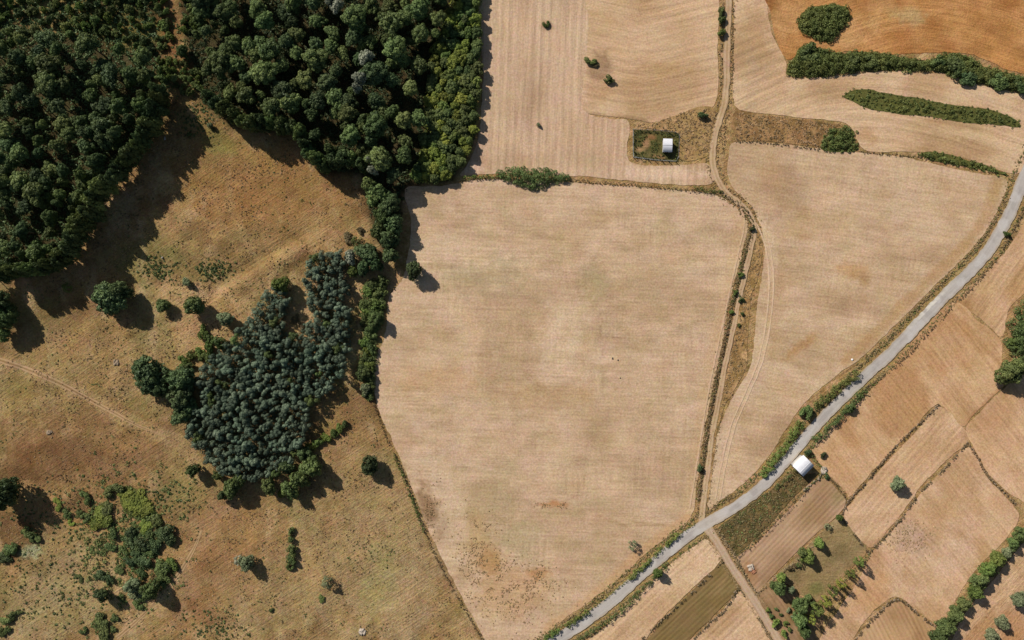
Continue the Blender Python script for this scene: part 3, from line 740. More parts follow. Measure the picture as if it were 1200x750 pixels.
sheet('stubble_strip', [(869, 692), (882, 710), (893, 728), (905, 750), (916, 775), (784, 775), (818, 744), (842, 720)], 0.03, GOLD, [(172, 134, 88), (190, 152, 106), (198, 160, 114)], rows=43, scale=30, seed=301, stretch=2, rotate=-43)

# ---- ways
def road_col(x, y, s, a):
    c = np.tile(alb((178, 170, 160)), (len(x), 1))
    c = blend(c, .6 * sstep(.48, .62, fbm(x / 9, y / 9, 7, 5)), (160, 152, 144))
    c = blend(c, .5 * sstep(.6, .66, vnoise(a / 17, s * .8 + 3, 19)), (196, 190, 182))
    c = blend(c, .35 * (np.abs(np.abs(s) - .45) < .15), (190, 181, 170))
    c = blend(c, .6 * sstep(.7, 1.0, np.abs(s) + .4 * (fbm(x / 5, y / 5, 8, 3) - .5)), (176, 152, 118))
    near = np.exp(-((x - 1090) / 24) ** 2 - ((y - 360) / 30) ** 2)
    c = blend(c, .9 * near * sstep(.45, .6, fbm(x / 4, y / 4, 12, 2)) * (s > .3), (214, 206, 190))
    near = np.exp(-((x - 835) / 18) ** 2 - ((y - 610) / 14) ** 2)
    return blend(c, .5 * near, (196, 182, 164))
def track_col(x, y, s, a):
    c = mottle(x, y, [(168, 138, 102), (184, 154, 118), (176, 146, 110)], 20, 45)
    c = blend(c, .5 * np.exp(-((np.abs(s) - .5) / .22) ** 2), (206, 178, 146))
    return blend(c, .3 * np.exp(-(s / .2) ** 2) * sstep(.4, .6, fbm(x / 8, y / 8, 47, 2)), (142, 114, 72))
def lane_col(x, y, s, a):
    c = np.tile(alb((180, 152, 122)), (len(x), 1))
    c = blend(c, .6 * np.exp(-((np.abs(s) - .45) / .25) ** 2), (192, 168, 142))
    return blend(c, .5 * sstep(.6, 1, np.abs(s)), (158, 124, 84))
ASPH = earth('worn asphalt', streak=.10, fine=.08, clump=.05, bump=.05, chroma=.08)
DIRT = earth('packed dirt', streak=.14, fine=.16, clump=.08, bump=.3)
ribbon('track', TRACK, [7.5, 7.5, 8, 7, 6, 5.5, 6, 6, 6.5], 0.17, DIRT, track_col, .3)
ribbon('lane', LANE, [11, 9.5, 9.5, 10.5], 0.175, DIRT, lane_col, .25)
for k, off in enumerate((0, 5.2)):
    ribbon('wheel_track', [(882 + off, 254), (896 + off, 286), (901 + off, 330), (898 + off, 372), (889 + off, 420), (874 + off, 458), (856 + off, 500), (845 + off, 545), (838 + off, 585)], 2.0, 0.13, DIRT, lambda x, y, s, a: np.tile(alb((206, 176, 143)), (len(x), 1)), .5)
ribbon('wheel_track', [(866, 240), (872, 262), (864, 300), (852, 355), (840, 410), (828, 470), (817, 540), (808, 596)], 2.0, 0.13, DIRT, lambda x, y, s, a: np.tile(alb((202, 170, 136)), (len(x), 1)), .5)
ribbon('road', ROAD, [14.5, 14.5, 14, 13.2, 12.6, 12.8, 14, 13.2], 0.18, ASPH, road_col, .16, step=1.8, m=15)
def path_col(x, y, s, a):
    c = mottle(x, y, [(140, 108, 74), (156, 124, 88)], 18, 48)
    c = blend(c, .85 * np.exp(-((np.abs(s) - .6) / .28) ** 2), (184, 154, 116))
    return blend(c, .6 * np.exp(-(s / .25) ** 2), (128, 102, 66))
ribbon('footpath', SPATH, [7, 7, 6, 4.5, 2], 0.05, DIRT, path_col, .35)
ribbon('earth_rut', [(196, 690), (212, 668), (226, 645), (236, 622)], [3, 5, 4, 2], 0.05, DIRT, path_col, .4)
ribbon('earth_rut', [(136, 748), (156, 731), (172, 716), (180, 707)], [5, 5, 4, 2], 0.05, DIRT, path_col, .4)

# ================================================================== WOODS AND TREES
TW = {'deep': 'dark green', 'mid': 'mid green', 'olive': 'olive green', 'yellow': 'yellow green', 'fresh': 'bright green', 'blue': 'grey green', 'pale': 'pale silvery', 'sage': 'sage green', 'dark': 'blackish green', 'dry': 'dry straw coloured', 'grassy': 'grassy green', 'brown': 'brown'}
def size_word(r, a, b): return 'small' if r < a else 'medium' if r < b else 'large'
def where(px, py, cx, cy, hx, hy, mid='middle'):
    u, v = (px - cx) / hx, (py - cy) / hy
    ns = 'north' if v < -.34 else 'south' if v > .34 else ''; ew = 'west' if u < -.34 else 'east' if u > .34 else ''
    return ns + ('-' if ns and ew else '') + ew if (ns or ew) else mid

def pack(poly, radii, over=0.82, tries=9000, gaps=(), rim=()):
    """discs of mixed radii thrown into a polygon, the large ones first"""
    poly = np.asarray(poly, float); a, b = poly.min(0), poly.max(0); out = [(x, y, rng.uniform(8, 11)) for x, y in rim]
    for r0, r1, n in radii:
        X = rng.uniform(a[0], b[0], tries); Y = rng.uniform(a[1], b[1], tries)
        ok = inside(poly, X, Y); k = 0
        for x, y in zip(X[ok], Y[ok]):
            r = rng.uniform(r0, r1)
            if all((x - p[0]) ** 2 + (y - p[1]) ** 2 > (over * (r + p[2])) ** 2 for p in out) and all((x - g[0]) ** 2 + (y - g[1]) ** 2 > (g[2] + r * .7) ** 2 for g in gaps):
                out.append((x, y, r)); k += 1
                if k >= n: break
    return out

def wood(poly, radii, hfun, tones, noun, place, cx, cy, hx, hy, group, over=.82, kind='broad', name='broadleaf_tree', sizes=(6.5, 9.5), gaps=(), tonefun=None, rim=()):
    for x, y, r in pack(poly, radii, over, gaps=gaps, rim=rim):
        t = tonefun(x, y) if tonefun else tones[int(rng.integers(len(tones)))]
        tree(name, kind, x, y, r, hfun(x, y, r), t, f'{size_word(r, *sizes)} {TW[t]} {noun} in the {where(x, y, cx, cy, hx, hy)} of the {place}', 'tree', group, any(abs(x - q[0]) + abs(y - q[1]) < .01 for q in rim))

WEST = [(-28, 32), (30, 26), (60, 38), (100, 52), (130, 47), (165, 58), (184, 72), (190, 95), (192, 118), (184, 142), (174, 164), (156, 180), (143, 202), (122, 220), (113, 245), (92, 262), (90, 284), (78, 302), (60, 316), (30, 320), (-28, 326)]
WRIM = resample([(184, 104), (178, 130), (166, 158), (148, 178), (130, 205), (110, 222), (104, 246), (84, 266), (80, 288), (64, 308), (34, 313), (4, 318)], 10.5)
wood(WEST, [(9.5, 12.5, 18), (7, 9.5, 55), (4.8, 7, 52)], lambda x, y, r: (5.2 + r * .66) * rng.uniform(.85, 1.15) + 3.6 * (polydist(WRIM, np.array([x]), np.array([y]))[0] < 6), ['deep', 'deep', 'mid', 'mid', 'olive'], 'broadleaf tree', 'western wood', 85, 185, 100, 140, 'broadleaf trees of the western wood', .66, rim=WRIM)
NORTH = [(222, -24), (226, 10), (234, 30), (222, 48), (236, 72), (238, 95), (235, 110), (248, 122), (262, 132), (280, 146), (304, 149), (330, 146), (350, 155), (362, 180), (376, 196), (392, 184), (418, 182), (432, 192), (452, 205), (472, 208), (484, 196), (484, 172), (492, 150), (490, 120), (496, 90), (502, 60), (518, 26), (535, -24)]
NRIM = resample([(242, 112), (262, 126), (284, 142), (318, 143), (346, 150), (360, 176), (378, 192), (402, 182), (424, 190)], 11.5)
def ntone(x, y):
    if x > 470 and rng.random() < .5: return 'olive'
    return ['deep', 'deep', 'mid', 'mid', 'mid', 'olive'][int(rng.integers(6))]
wood(NORTH, [(10, 14, 26), (7.5, 10, 52), (5, 7.5, 46)], lambda x, y, r: (4.8 + r * .56) * rng.uniform(.85, 1.15) + 2.2 * (polydist(NRIM, np.array([x]), np.array([y]))[0] < 6), None, 'broadleaf tree', 'northern wood', 365, 90, 140, 100, 'broadleaf trees of the northern wood', .68, tonefun=ntone, rim=NRIM, gaps=[(395, 8, 4), (430, 68, 4), (424, 95, 4)])
STRIP = [(542, -24), (522, 28), (508, 66), (501, 120), (498, 170), (486, 204), (490, 213), (526, 208), (536, 197), (547, 176), (556, 150), (560, 90), (562, -24)]
wood(STRIP, [(6.5, 8, 22), (4.4, 6.2, 90)], lambda x, y, r: 3.2 + r * .22, ['yellow', 'yellow', 'olive', 'mid', 'fresh'], 'young tree', 'wood\'s east fringe', 525, 100, 50, 115, 'young trees along the east fringe of the northern wood', .70, name='young_tree', sizes=(5.2, 6.5))
PL = [(372, 299), (396, 298), (404, 312), (406, 332), (403, 350), (410, 372), (411, 398), (404, 420), (401, 436), (386, 452), (372, 468), (362, 478), (358, 500), (352, 524), (342, 540), (322, 556), (298, 562), (268, 556), (250, 546), (236, 528), (221, 512), (228, 490), (240, 470), (234, 444), (242, 426), (262, 408), (276, 392), (294, 374), (306, 354), (320, 336), (334, 340), (338, 356), (332, 380), (336, 394), (352, 390), (366, 376), (362, 350), (356, 330), (360, 310)]
k = 0
for x, y in poisson(PL, 7.6):
    r = rng.uniform(3.6, 7.0)
    e = polydist(PL, np.array([x]), np.array([y]))[0] < 7
    t = 'mid' if rng.random() < .07 else 'blue'
    tree('pine_tree', 'pine', x, y, r, 3.5 + .25 * r + rng.uniform(-.6, 1.0), t, f'{TW[t]} young pine {"at the edge of" if e else "inside"} the plantation, its {where(x, y, 325, 430, 85, 125, "central")} part', 'tree', 'pines of the dense plantation'); k += 1

# pale trees that stand out of the canopy
for x, y, r, lb in [(396, 9, 7, 'pale silvery tree near the top of the northern wood, wider of the pair'), (388, 2, 5, 'pale silvery tree near the top of the northern wood, narrower of the pair'),
                    (430, 69, 7.5, 'pale silvery tree amid dark crowns, upper of three in a line'), (423, 94, 7, 'pale silvery tree amid dark crowns, middle of three in a line'), (419, 104, 4.5, 'pale silvery tree amid dark crowns, lowest of three in a line'),
                    (434, 188, 4, 'small pale tree at the wood\'s south edge above the shrubby belt'), (438, 200, 5.5, 'pale sage crown at the wood\'s south edge beside the belt of trees')]:
    tree('pale_tree', 'broad', x, y, r * 1.15, 12.5, 'pale', lb)

# single trees of the pasture
for x, y, r, h, kd, t, lb in [
    (125, 349, 19, 11, 'broad', 'deep', 'largest lone dark round tree in the pasture, throwing a broad oval shadow'),
    (137, 341, 12, 10, 'broad', 'deep', 'dark crown grown into the largest lone round tree'),
    (190, 358, 9, 5.0, 'broad', 'mid', 'small round green tree between the largest lone tree and the plantation'),
    (227, 357, 11.5, 7.5, 'broad', 'mid', 'round green tree north-west of the plantation with long shadow'),
    (264, 374, 9, 6.0, 'broad', 'sage', 'small sage tree touching the plantation\'s north-west corner'),
    (218, 331, 5, 3.0, 'broad', 'sage', 'tiny grey green tree on open pasture north of the plantation'),
    (225, 552, 8, 6.5, 'broad', 'mid', 'small round tree just west of the plantation\'s southern tip'),
    (433, 547, 11, 7.5, 'broad', 'deep', 'lone dark round tree between the plantation and the big field'),
    (485, 317, 10, 7.5, 'broad', 'deep', 'dark round tree standing out into the big stubble field'),
    (4, 577, 16, 15, 'broad', 'deep', 'tall dark tree at the left photo edge with long black shadow'),
    (-6, 590, 12, 13, 'broad', 'deep', 'dark crown partly outside the left edge beside tall dark tree'),
    (287, 661, 9, 6.5, 'broad', 'sage', 'pale green round tree alone in the lower pasture'),
    (279, 657, 6, 3.5, 'sparse', 'pale', 'low pale bushy tree against the lone pale green tree'),
    (383, 684, 8, 5, 'sparse', 'sage', 'thin pale tree with see-through crown in the lower pasture'),
    (117, 699, 8, 7.0, 'broad', 'deep', 'small dark tree west of the scrub patch with long shadow'),
    (172, 695, 11, 8, 'broad', 'mid', 'round green tree at the south end of the scrub patch'),
    (152, 688, 9, 6, 'broad', 'sage', 'sage tree beside the round green tree of the scrub patch'),
    (5, 371, 13, 9, 'broad', 'mid', 'tree on the left photo edge just below the western wood'),
    (-4, 352, 12, 10, 'broad', 'deep', 'dark tree at the left edge under the western wood'),
    (3, 392, 8, 7, 'broad', 'mid', 'southernmost tree at the left edge below the western wood'),
    (78, 337, 6.5, 2.4, 'sparse', 'yellow', 'small yellow green tree at the rim of the wood\'s shadow'),
    (212, 58, 8, 6, 'broad', 'mid', 'lone tree on the earthy gap between both woods'),
    (174, 438, 20, 10, 'broad', 'deep', 'broad dark tree at the western point of the plantation clump'),
    (164, 432, 11, 8, 'broad', 'deep', 'westernmost dark tree beside the plantation'),
    (183, 455, 12, 8, 'broad', 'deep', 'dark round tree south-east of the westernmost tree'),
    (211, 445, 15, 9, 'broad', 'deep', 'dark round tree between western point and pines'),
    (209, 467, 15, 9, 'broad', 'deep', 'dark round tree in the middle of the plantation\'s west side'),
    (211, 489, 12, 8, 'broad', 'deep', 'lowest dark round tree on the plantation\'s west side'),
    (222, 478, 9, 7, 'broad', 'deep', 'dark tree pressed against the pines on the west side'),
    (328, 333, 10, 7.5, 'broad', 'fresh', 'bright green broadleaf tree at the plantation\'s northern notch'),
    (364, 548, 13, 9, 'broad', 'mid', 'broadleaf tree at the plantation\'s south-east corner'),
    (351, 560, 11, 8, 'broad', 'mid', 'second broadleaf tree from the plantation\'s south-east corner'),
    (339, 573, 11, 8, 'broad', 'mid', 'southernmost broadleaf tree below the pines'),
    (356, 532, 8, 7, 'broad', 'deep', 'dark broadleaf tree above the plantation\'s south-east corner'),
    (334, 548, 9, 8, 'broad', 'deep', 'dark broadleaf tree behind the south-east corner trees'),
    (314, 570, 10, 6.5, 'broad', 'olive', 'low olive tree at the plantation\'s southern hem'),
    (329, 579, 5, 3, 'broad', 'yellow', 'low yellowish tree at the plantation\'s southern hem'),
    (271, 572, 12, 8, 'broad', 'mid', 'larger tree of the clump at the plantation\'s southern tip'),
    (281, 563, 8, 7, 'broad', 'mid', 'tree between the southern tip clump and the pines'),
    (260, 581, 6, 5.5, 'broad', 'deep', 'smallest dark tree of the southern tip clump'),
    (254, 558, 6, 5, 'broad', 'mid', 'tree on the west flank of the southern tip'),
    # belt between pasture and big field
    (440, 226, 14, 9, 'broad', 'mid', 'broad tree at the head of the belt below the wood'),
    (430, 214, 10, 9, 'broad', 'mid', 'tree joining the belt to the northern wood'),
    (455, 238, 13, 9, 'broad', 'deep', 'dark tree on the field side of the belt\'s head'),
    (447, 251, 10, 8, 'broad', 'mid', 'second tree down the belt on pasture side'),
    (462, 262, 12, 9, 'broad', 'deep', 'dark tree bulging toward the field in mid belt'),
    (443, 270, 10, 7.5, 'broad', 'mid', 'green tree on the pasture side in mid belt'),
    (456, 281, 13, 9, 'broad', 'deep', 'broad dark tree low in the belt'),
    (457, 299, 10, 8, 'broad', 'deep', 'lowest dark tree of the belt\'s field side'),
    (430, 298, 14, 7.5, 'broad', 'deep', 'large dark tree between the belt and the plantation'),
    (441, 310, 8, 7, 'broad', 'deep', 'small dark tree at the foot of the belt'),
    (410, 301, 8.5, 6, 'broad', 'pale', 'pale sage round tree at the plantation\'s top right'),
    (412, 317, 7.5, 4.5, 'broad', 'fresh', 'bright green tree under the pale sage tree'),
    (424, 314, 9, 7, 'broad', 'deep', 'dark tree between bright green tree and belt foot'),
    (417, 283, 7, 4, 'sparse', 'olive', 'thin olive tree on the bank above the pale tree'),
    (440, 375, 10, 6, 'broad', 'mid', 'roundest tree of the narrow scrub belt, shading the field'),
    (425, 437, 9, 4.5, 'broad', 'mid', 'green tree near the southern end of the scrub belt'),
    (428, 456, 6.5, 4, 'broad', 'sage', 'sage tree closing the scrub belt\'s southern end'),
    # right-hand side
    (1186, 437, 14, 8.5, 'broad', 'mid', 'large round tree at the right photo edge above its shadow'),
    (1198, 430, 11, 8, 'broad', 'mid', 'crown at the right edge joined to large round tree'),
    (1053, 567, 8.5, 5.5, 'broad', 'sage', 'lone sage round tree among golden fields by a wall'),
    (742, 640, 6, 4.5, 'sparse', 'sage', 'thin grey green tree in the big field near the road'),
    (771, 673, 5.5, 5, 'broad', 'fresh', 'small tree south of the road casting a long shadow'),
    (985, 607, 4, 3.6, 'broad', 'fresh', 'small tree at the top corner of the grassy plot'),
    (971, 618, 4.2, 2.6, 'sparse', 'sage', 'thin sage tree on the grassy plot\'s upper border'),
    (961, 637, 6.5, 5, 'broad', 'fresh', 'middle tree in the grassy plot\'s row'),
    (948, 653, 9, 5.5, 'broad', 'fresh', 'largest tree in the grassy plot\'s row'),
    (941, 648, 5.5, 5, 'broad', 'mid', 'smaller crown beside the largest plot tree'),
    (938, 661, 5, 3.5, 'sparse', 'mid', 'thin crown below the largest plot tree'),
    (917, 677, 5.5, 5.5, 'broad', 'fresh', 'tree at the orchard\'s top corner'),
    (913, 690, 8.5, 6.5, 'broad', 'mid', 'large green tree at the orchard\'s west side'),
    (928, 692, 5, 3.5, 'broad', 'sage', 'small sage tree east of the large orchard tree'),
    (948, 701, 4.5, 3, 'broad', 'mid', 'small tree at the grassy plot\'s bottom border'),
    (953, 709, 4, 3, 'broad', 'mid', 'lower small tree at the grassy plot\'s bottom border'),
    (939, 711, 9, 6.5, 'broad', 'mid', 'upper of the three big orchard trees'),
    (940, 727, 10, 6.5, 'broad', 'mid', 'middle of the three big orchard trees'),
    (945, 740, 9, 6.5, 'broad', 'mid', 'lowest of the three big orchard trees'),
    (1009, 659, 6, 8.2, 'sparse', 'fresh', 'slender tree at the upper end of the sparse row'),
    (999, 673, 5, 8.2, 'sparse', 'fresh', 'second slender tree down the sparse row'),
    (988, 685, 5, 8, 'sparse', 'yellow', 'third slender tree down the sparse row'),
    (979, 695, 6, 8.2, 'sparse', 'fresh', 'fourth slender tree down the sparse row'),
    (969, 706, 6.5, 8.6, 'sparse', 'yellow', 'fifth slender tree down the sparse row'),
    (959, 716, 7.5, 8.6, 'sparse', 'fresh', 'widest slender tree low in the sparse row'),
    (953, 728, 6, 8.2, 'sparse', 'yellow', 'slender tree at the low end of the sparse row'),
    # tall hedgerow
    (1199, 628, 9, 6, 'broad', 'mid', 'hedgerow tree at the right photo edge, top of its line'),
    (1190, 638, 7, 5.5, 'broad', 'mid', 'hedgerow tree next to the topmost one'),
    (1181, 648, 5.5, 4, 'broad', 'sage', 'smallest sage tree of the hedgerow, set apart'),
    (1171, 656, 8.5, 6, 'broad', 'fresh', 'bright hedgerow tree below the gap'),
    (1161, 668, 9, 6.5, 'broad', 'fresh', 'second bright hedgerow tree below the gap'),
    (1151, 682, 9, 6.5, 'broad', 'mid', 'middle tree of the hedgerow'),
    (1144, 694, 8.5, 6.5, 'broad', 'fresh', 'hedgerow tree just below the middle one'),
    (1131, 709, 8, 5.5, 'broad', 'olive', 'olive hedgerow tree where the line narrows'),
    (1122, 722, 9, 6.5, 'broad', 'mid', 'third hedgerow tree from the bottom edge'),
    (1111, 736, 10, 6.5, 'broad', 'mid', 'second hedgerow tree from the bottom edge'),
    (1102, 749, 9, 6, 'broad', 'mid', 'hedgerow tree on the bottom photo edge'),
    (1197, 704, 8, 5.5, 'broad', 'sage', 'sage tree at the right edge below the hedgerow'),
    (1176, 731, 7.5, 5, 'broad', 'sage', 'sage tree in the lower right corner, upper of a pair'),
    (1164, 745, 8, 5, 'broad', 'sage', 'sage tree in the lower right corner, lower of a pair')]:
    tree('hedgerow_tree' if 'hedgerow' in lb else 'orchard_tree' if 'orchard' in lb or 'plot' in lb else 'slender_tree' if kd == 'sparse' else 'belt_tree' if 'belt' in lb else 'field_tree', kd, x, y, r * 1.06, h, t, lb)

# ------------------------------------------------------------------ shrubs
def shrubs(L, noun, place, cx, cy, hx, hy, group):
    for x, y, r, h, t in L:
        shrub(x, y, r, h, t, f'{size_word(r, 5, 9)} {TW[t]} {noun} in the {where(x, y, cx, cy, hx, hy)} of the {place}', 'shrub', group)

shrubs([(133, 575, 9.72, 1.8, 'olive'), (158, 588, 16.2, 1, 'yellow'), (168, 596, 11.88, 1, 'yellow'), (147, 580, 8.64, 1.2, 'yellow'), (117, 607, 15.12, 1.4, 'yellow'), (124, 597, 10.8, 1.3, 'olive'), (112, 614, 9.72, 1.2, 'yellow'), (132, 625, 7.02, 1.4, 'mid'),
        (100, 583, 7.02, 1.6, 'olive'), (69, 590, 6.48, 0.68, 'yellow'), (79, 602, 5.94, 1.2, 'olive'), (100, 607, 6.48, 1.5, 'mid'), (93, 601, 4.86, 1.1, 'olive'), (84, 612, 4.32, 0.68, 'yellow'), (195, 627, 12.96, 2.9, 'deep'), (181, 612, 8.64, 1.6, 'olive'), (169, 617, 8.64, 0.95, 'yellow'),
        (151, 625, 7.56, 1.6, 'deep'), (153, 638, 8.64, 1.9, 'deep'), (167, 638, 9.72, 2, 'deep'), (181, 640, 8.64, 1.9, 'deep'), (153, 655, 8.64, 1.8, 'deep'), (167, 658, 9.72, 1.9, 'deep'), (129, 641, 7.56, 1.2, 'mid'), (191, 667, 11.88, 2.2, 'mid'), (199, 664, 8.64, 1.8, 'fresh'),
        (191, 681, 8.1, 1.8, 'olive'), (139, 667, 6.48, 0.82, 'olive'), (164, 675, 7.02, 1.2, 'mid'), (163, 707, 8.64, 1.5, 'olive'), (157, 699, 7.56, 1.8, 'sage'), (117, 675, 7.56, 1.5, 'deep'), (128, 681, 5.94, 1.4, 'deep'), (141, 701, 4.86, 0.95, 'olive'), (117, 729, 10.8, 1.5, 'olive'), (121, 742, 11.88, 1.6, 'olive'),
        (133, 725, 5.4, 0.95, 'mid'), (97, 739, 4.86, 0.95, 'mid'), (132, 738, 4.32, 0.82, 'mid'), (92, 678, 5.4, 0.61, 'olive'), (160, 650, 5.4, 1.4, 'deep'), (176, 650, 5.94, 1.4, 'mid'), (143, 645, 5.4, 1.1, 'olive'), (174, 627, 6.48, 1.1, 'olive'), (186, 626, 6.48, 1.5, 'deep')],
       'shrub', 'lower-left scrub patch', 140, 650, 55, 75, 'shrubs of the scrub patch in the lower left pasture')
shrubs([(38, 628, 8, 1.8, 'olive'), (31, 622, 6, 1.5, 'olive'), (45, 631, 5, 1.3, 'olive'), (12, 644, 9, 2, 'mid'), (2, 654, 9, 2, 'deep'), (19, 640, 5, 1.4, 'mid'), (6, 727, 7, 1.6, 'olive'), (15, 721, 6, 1.5, 'mid'), (23, 717, 4, 1, 'olive'), (9, 738, 5, 1.2, 'olive'), (1, 741, 6, 1.3, 'mid')],
       'shrub', 'hollow along the left photo edge', 20, 680, 22, 60, 'shrubs along the left photo edge')
shrubs([(341, 622, 4.5, 1.8, 'mid'), (341, 632, 4.5, 1.8, 'mid'), (342, 645, 7, 2.2, 'olive'), (341, 656, 7, 2.2, 'mid'), (340, 664, 5, 1.8, 'mid'), (377, 702, 5, .6, 'grassy'), (318, 715, 3, .8, 'mid')],
       'bush', 'lower pasture strip', 341, 655, 14, 28, 'bushes in a short line in the lower pasture')
shrubs([(363, 525, 7, 1.8, 'yellow'), (372, 519, 7, 1.8, 'fresh'), (382, 513, 7, 1.8, 'yellow'), (391, 508, 6, 1.6, 'fresh'), (399, 502, 6, 1.8, 'fresh'), (404, 497, 5, 1.8, 'mid'), (238, 390, 8, 2, 'fresh'), (245, 396, 6, 2, 'mid'), (213, 424, 7, 2, 'fresh'), (224, 417, 7, 2, 'fresh'), (234, 413, 7, 2.2, 'fresh'), (245, 409, 8, 3, 'fresh'),
        (257, 401, 9, 4, 'mid'), (240, 420, 7, 2.6, 'olive'), (220, 430, 7, 2.4, 'mid'), (346, 375, 6, 1, 'brown'), (352, 383, 5, 1, 'brown'), (318, 430, 4, 1.4, 'olive')],
       'shrub', 'plantation\'s surroundings', 310, 430, 90, 100, 'shrubs around the plantation')
shrubs([(430, 341, 8, 2.4, 'fresh'), (446, 343, 8, 2.6, 'mid'), (437, 334, 8, 2.4, 'mid'), (427, 356, 7, 2, 'olive'), (441, 358, 9, 2.6, 'fresh'), (431, 374, 8, 2.4, 'olive'), (436, 389, 9, 2.6, 'mid'), (427, 401, 8, 2.2, 'fresh'), (435, 408, 8, 2.4, 'mid'), (428, 419, 7, 2.2, 'olive'), (434, 429, 7, 2.2, 'fresh'),
        (434, 445, 7, 2.2, 'mid'), (431, 464, 6, 2, 'mid'), (449, 330, 8, 3, 'mid'), (428, 366, 6, 2, 'fresh'), (431, 412, 6, 2, 'yellow'), (424, 424, 5, 1.6, 'olive'), (436, 455, 5, 1.8, 'olive'), (408, 279, 8, 1.4, 'brown'), (422, 270, 5, 1, 'brown')],
       'shrub', 'scrub belt beside the big field', 433, 395, 20, 70, 'shrubs of the belt west of the big field')
# scrub at the top left and in the lane between the woods
SC = [(-20, -24), (150, -24), (188, 14), (193, 40), (188, 64), (160, 55), (130, 40), (100, 47), (60, 32), (30, 20), (-20, 28)]
for x, y in poisson(SC, 10.0):
    t = ['mid', 'olive', 'olive', 'deep', 'fresh'][int(rng.integers(5))]; r = rng.uniform(3.5, 7.2)
    shrub(x, y, r, rng.uniform(1.6, 3.2), t, f'{size_word(r, 4.7, 6)} {TW[t]} shrub in the {where(x, y, 85, 15, 105, 38)} of the top-left scrub', 'shrub', 'shrubs of the open scrub in the top left corner')
for poly, pl in (([(200, 74), (214, 70), (232, 84), (236, 104), (222, 112), (206, 100)], 'clearing head between both woods'), ([(208, -24), (226, -24), (236, 10), (240, 28), (222, 42), (212, 30), (218, 14)], 'northern wood\'s top-left rim'), ([(184, 66), (198, 70), (202, 96), (186, 94)], 'western wood\'s east tip'), ([(176, -20), (192, -20), (198, 30), (200, 58), (190, 60), (186, 20)], 'path between both woods')):
    pp = np.array(poly); c0 = (pp.min(0) + pp.max(0)) / 2; h0 = (pp.max(0) - pp.min(0)) / 2
    for x, y in poisson(poly, 7.0):
        t = ['mid', 'olive', 'fresh'][int(rng.integers(3))]; r = rng.uniform(3.5, 6)
        shrub(x, y, r, rng.uniform(1.4, 2.6), t, f'{size_word(r, 4.3, 5.2)} {TW[t]} shrub in the {where(x, y, *c0, *h0)} of the {pl}', 'shrub', 'shrubs in the gap between the woods')
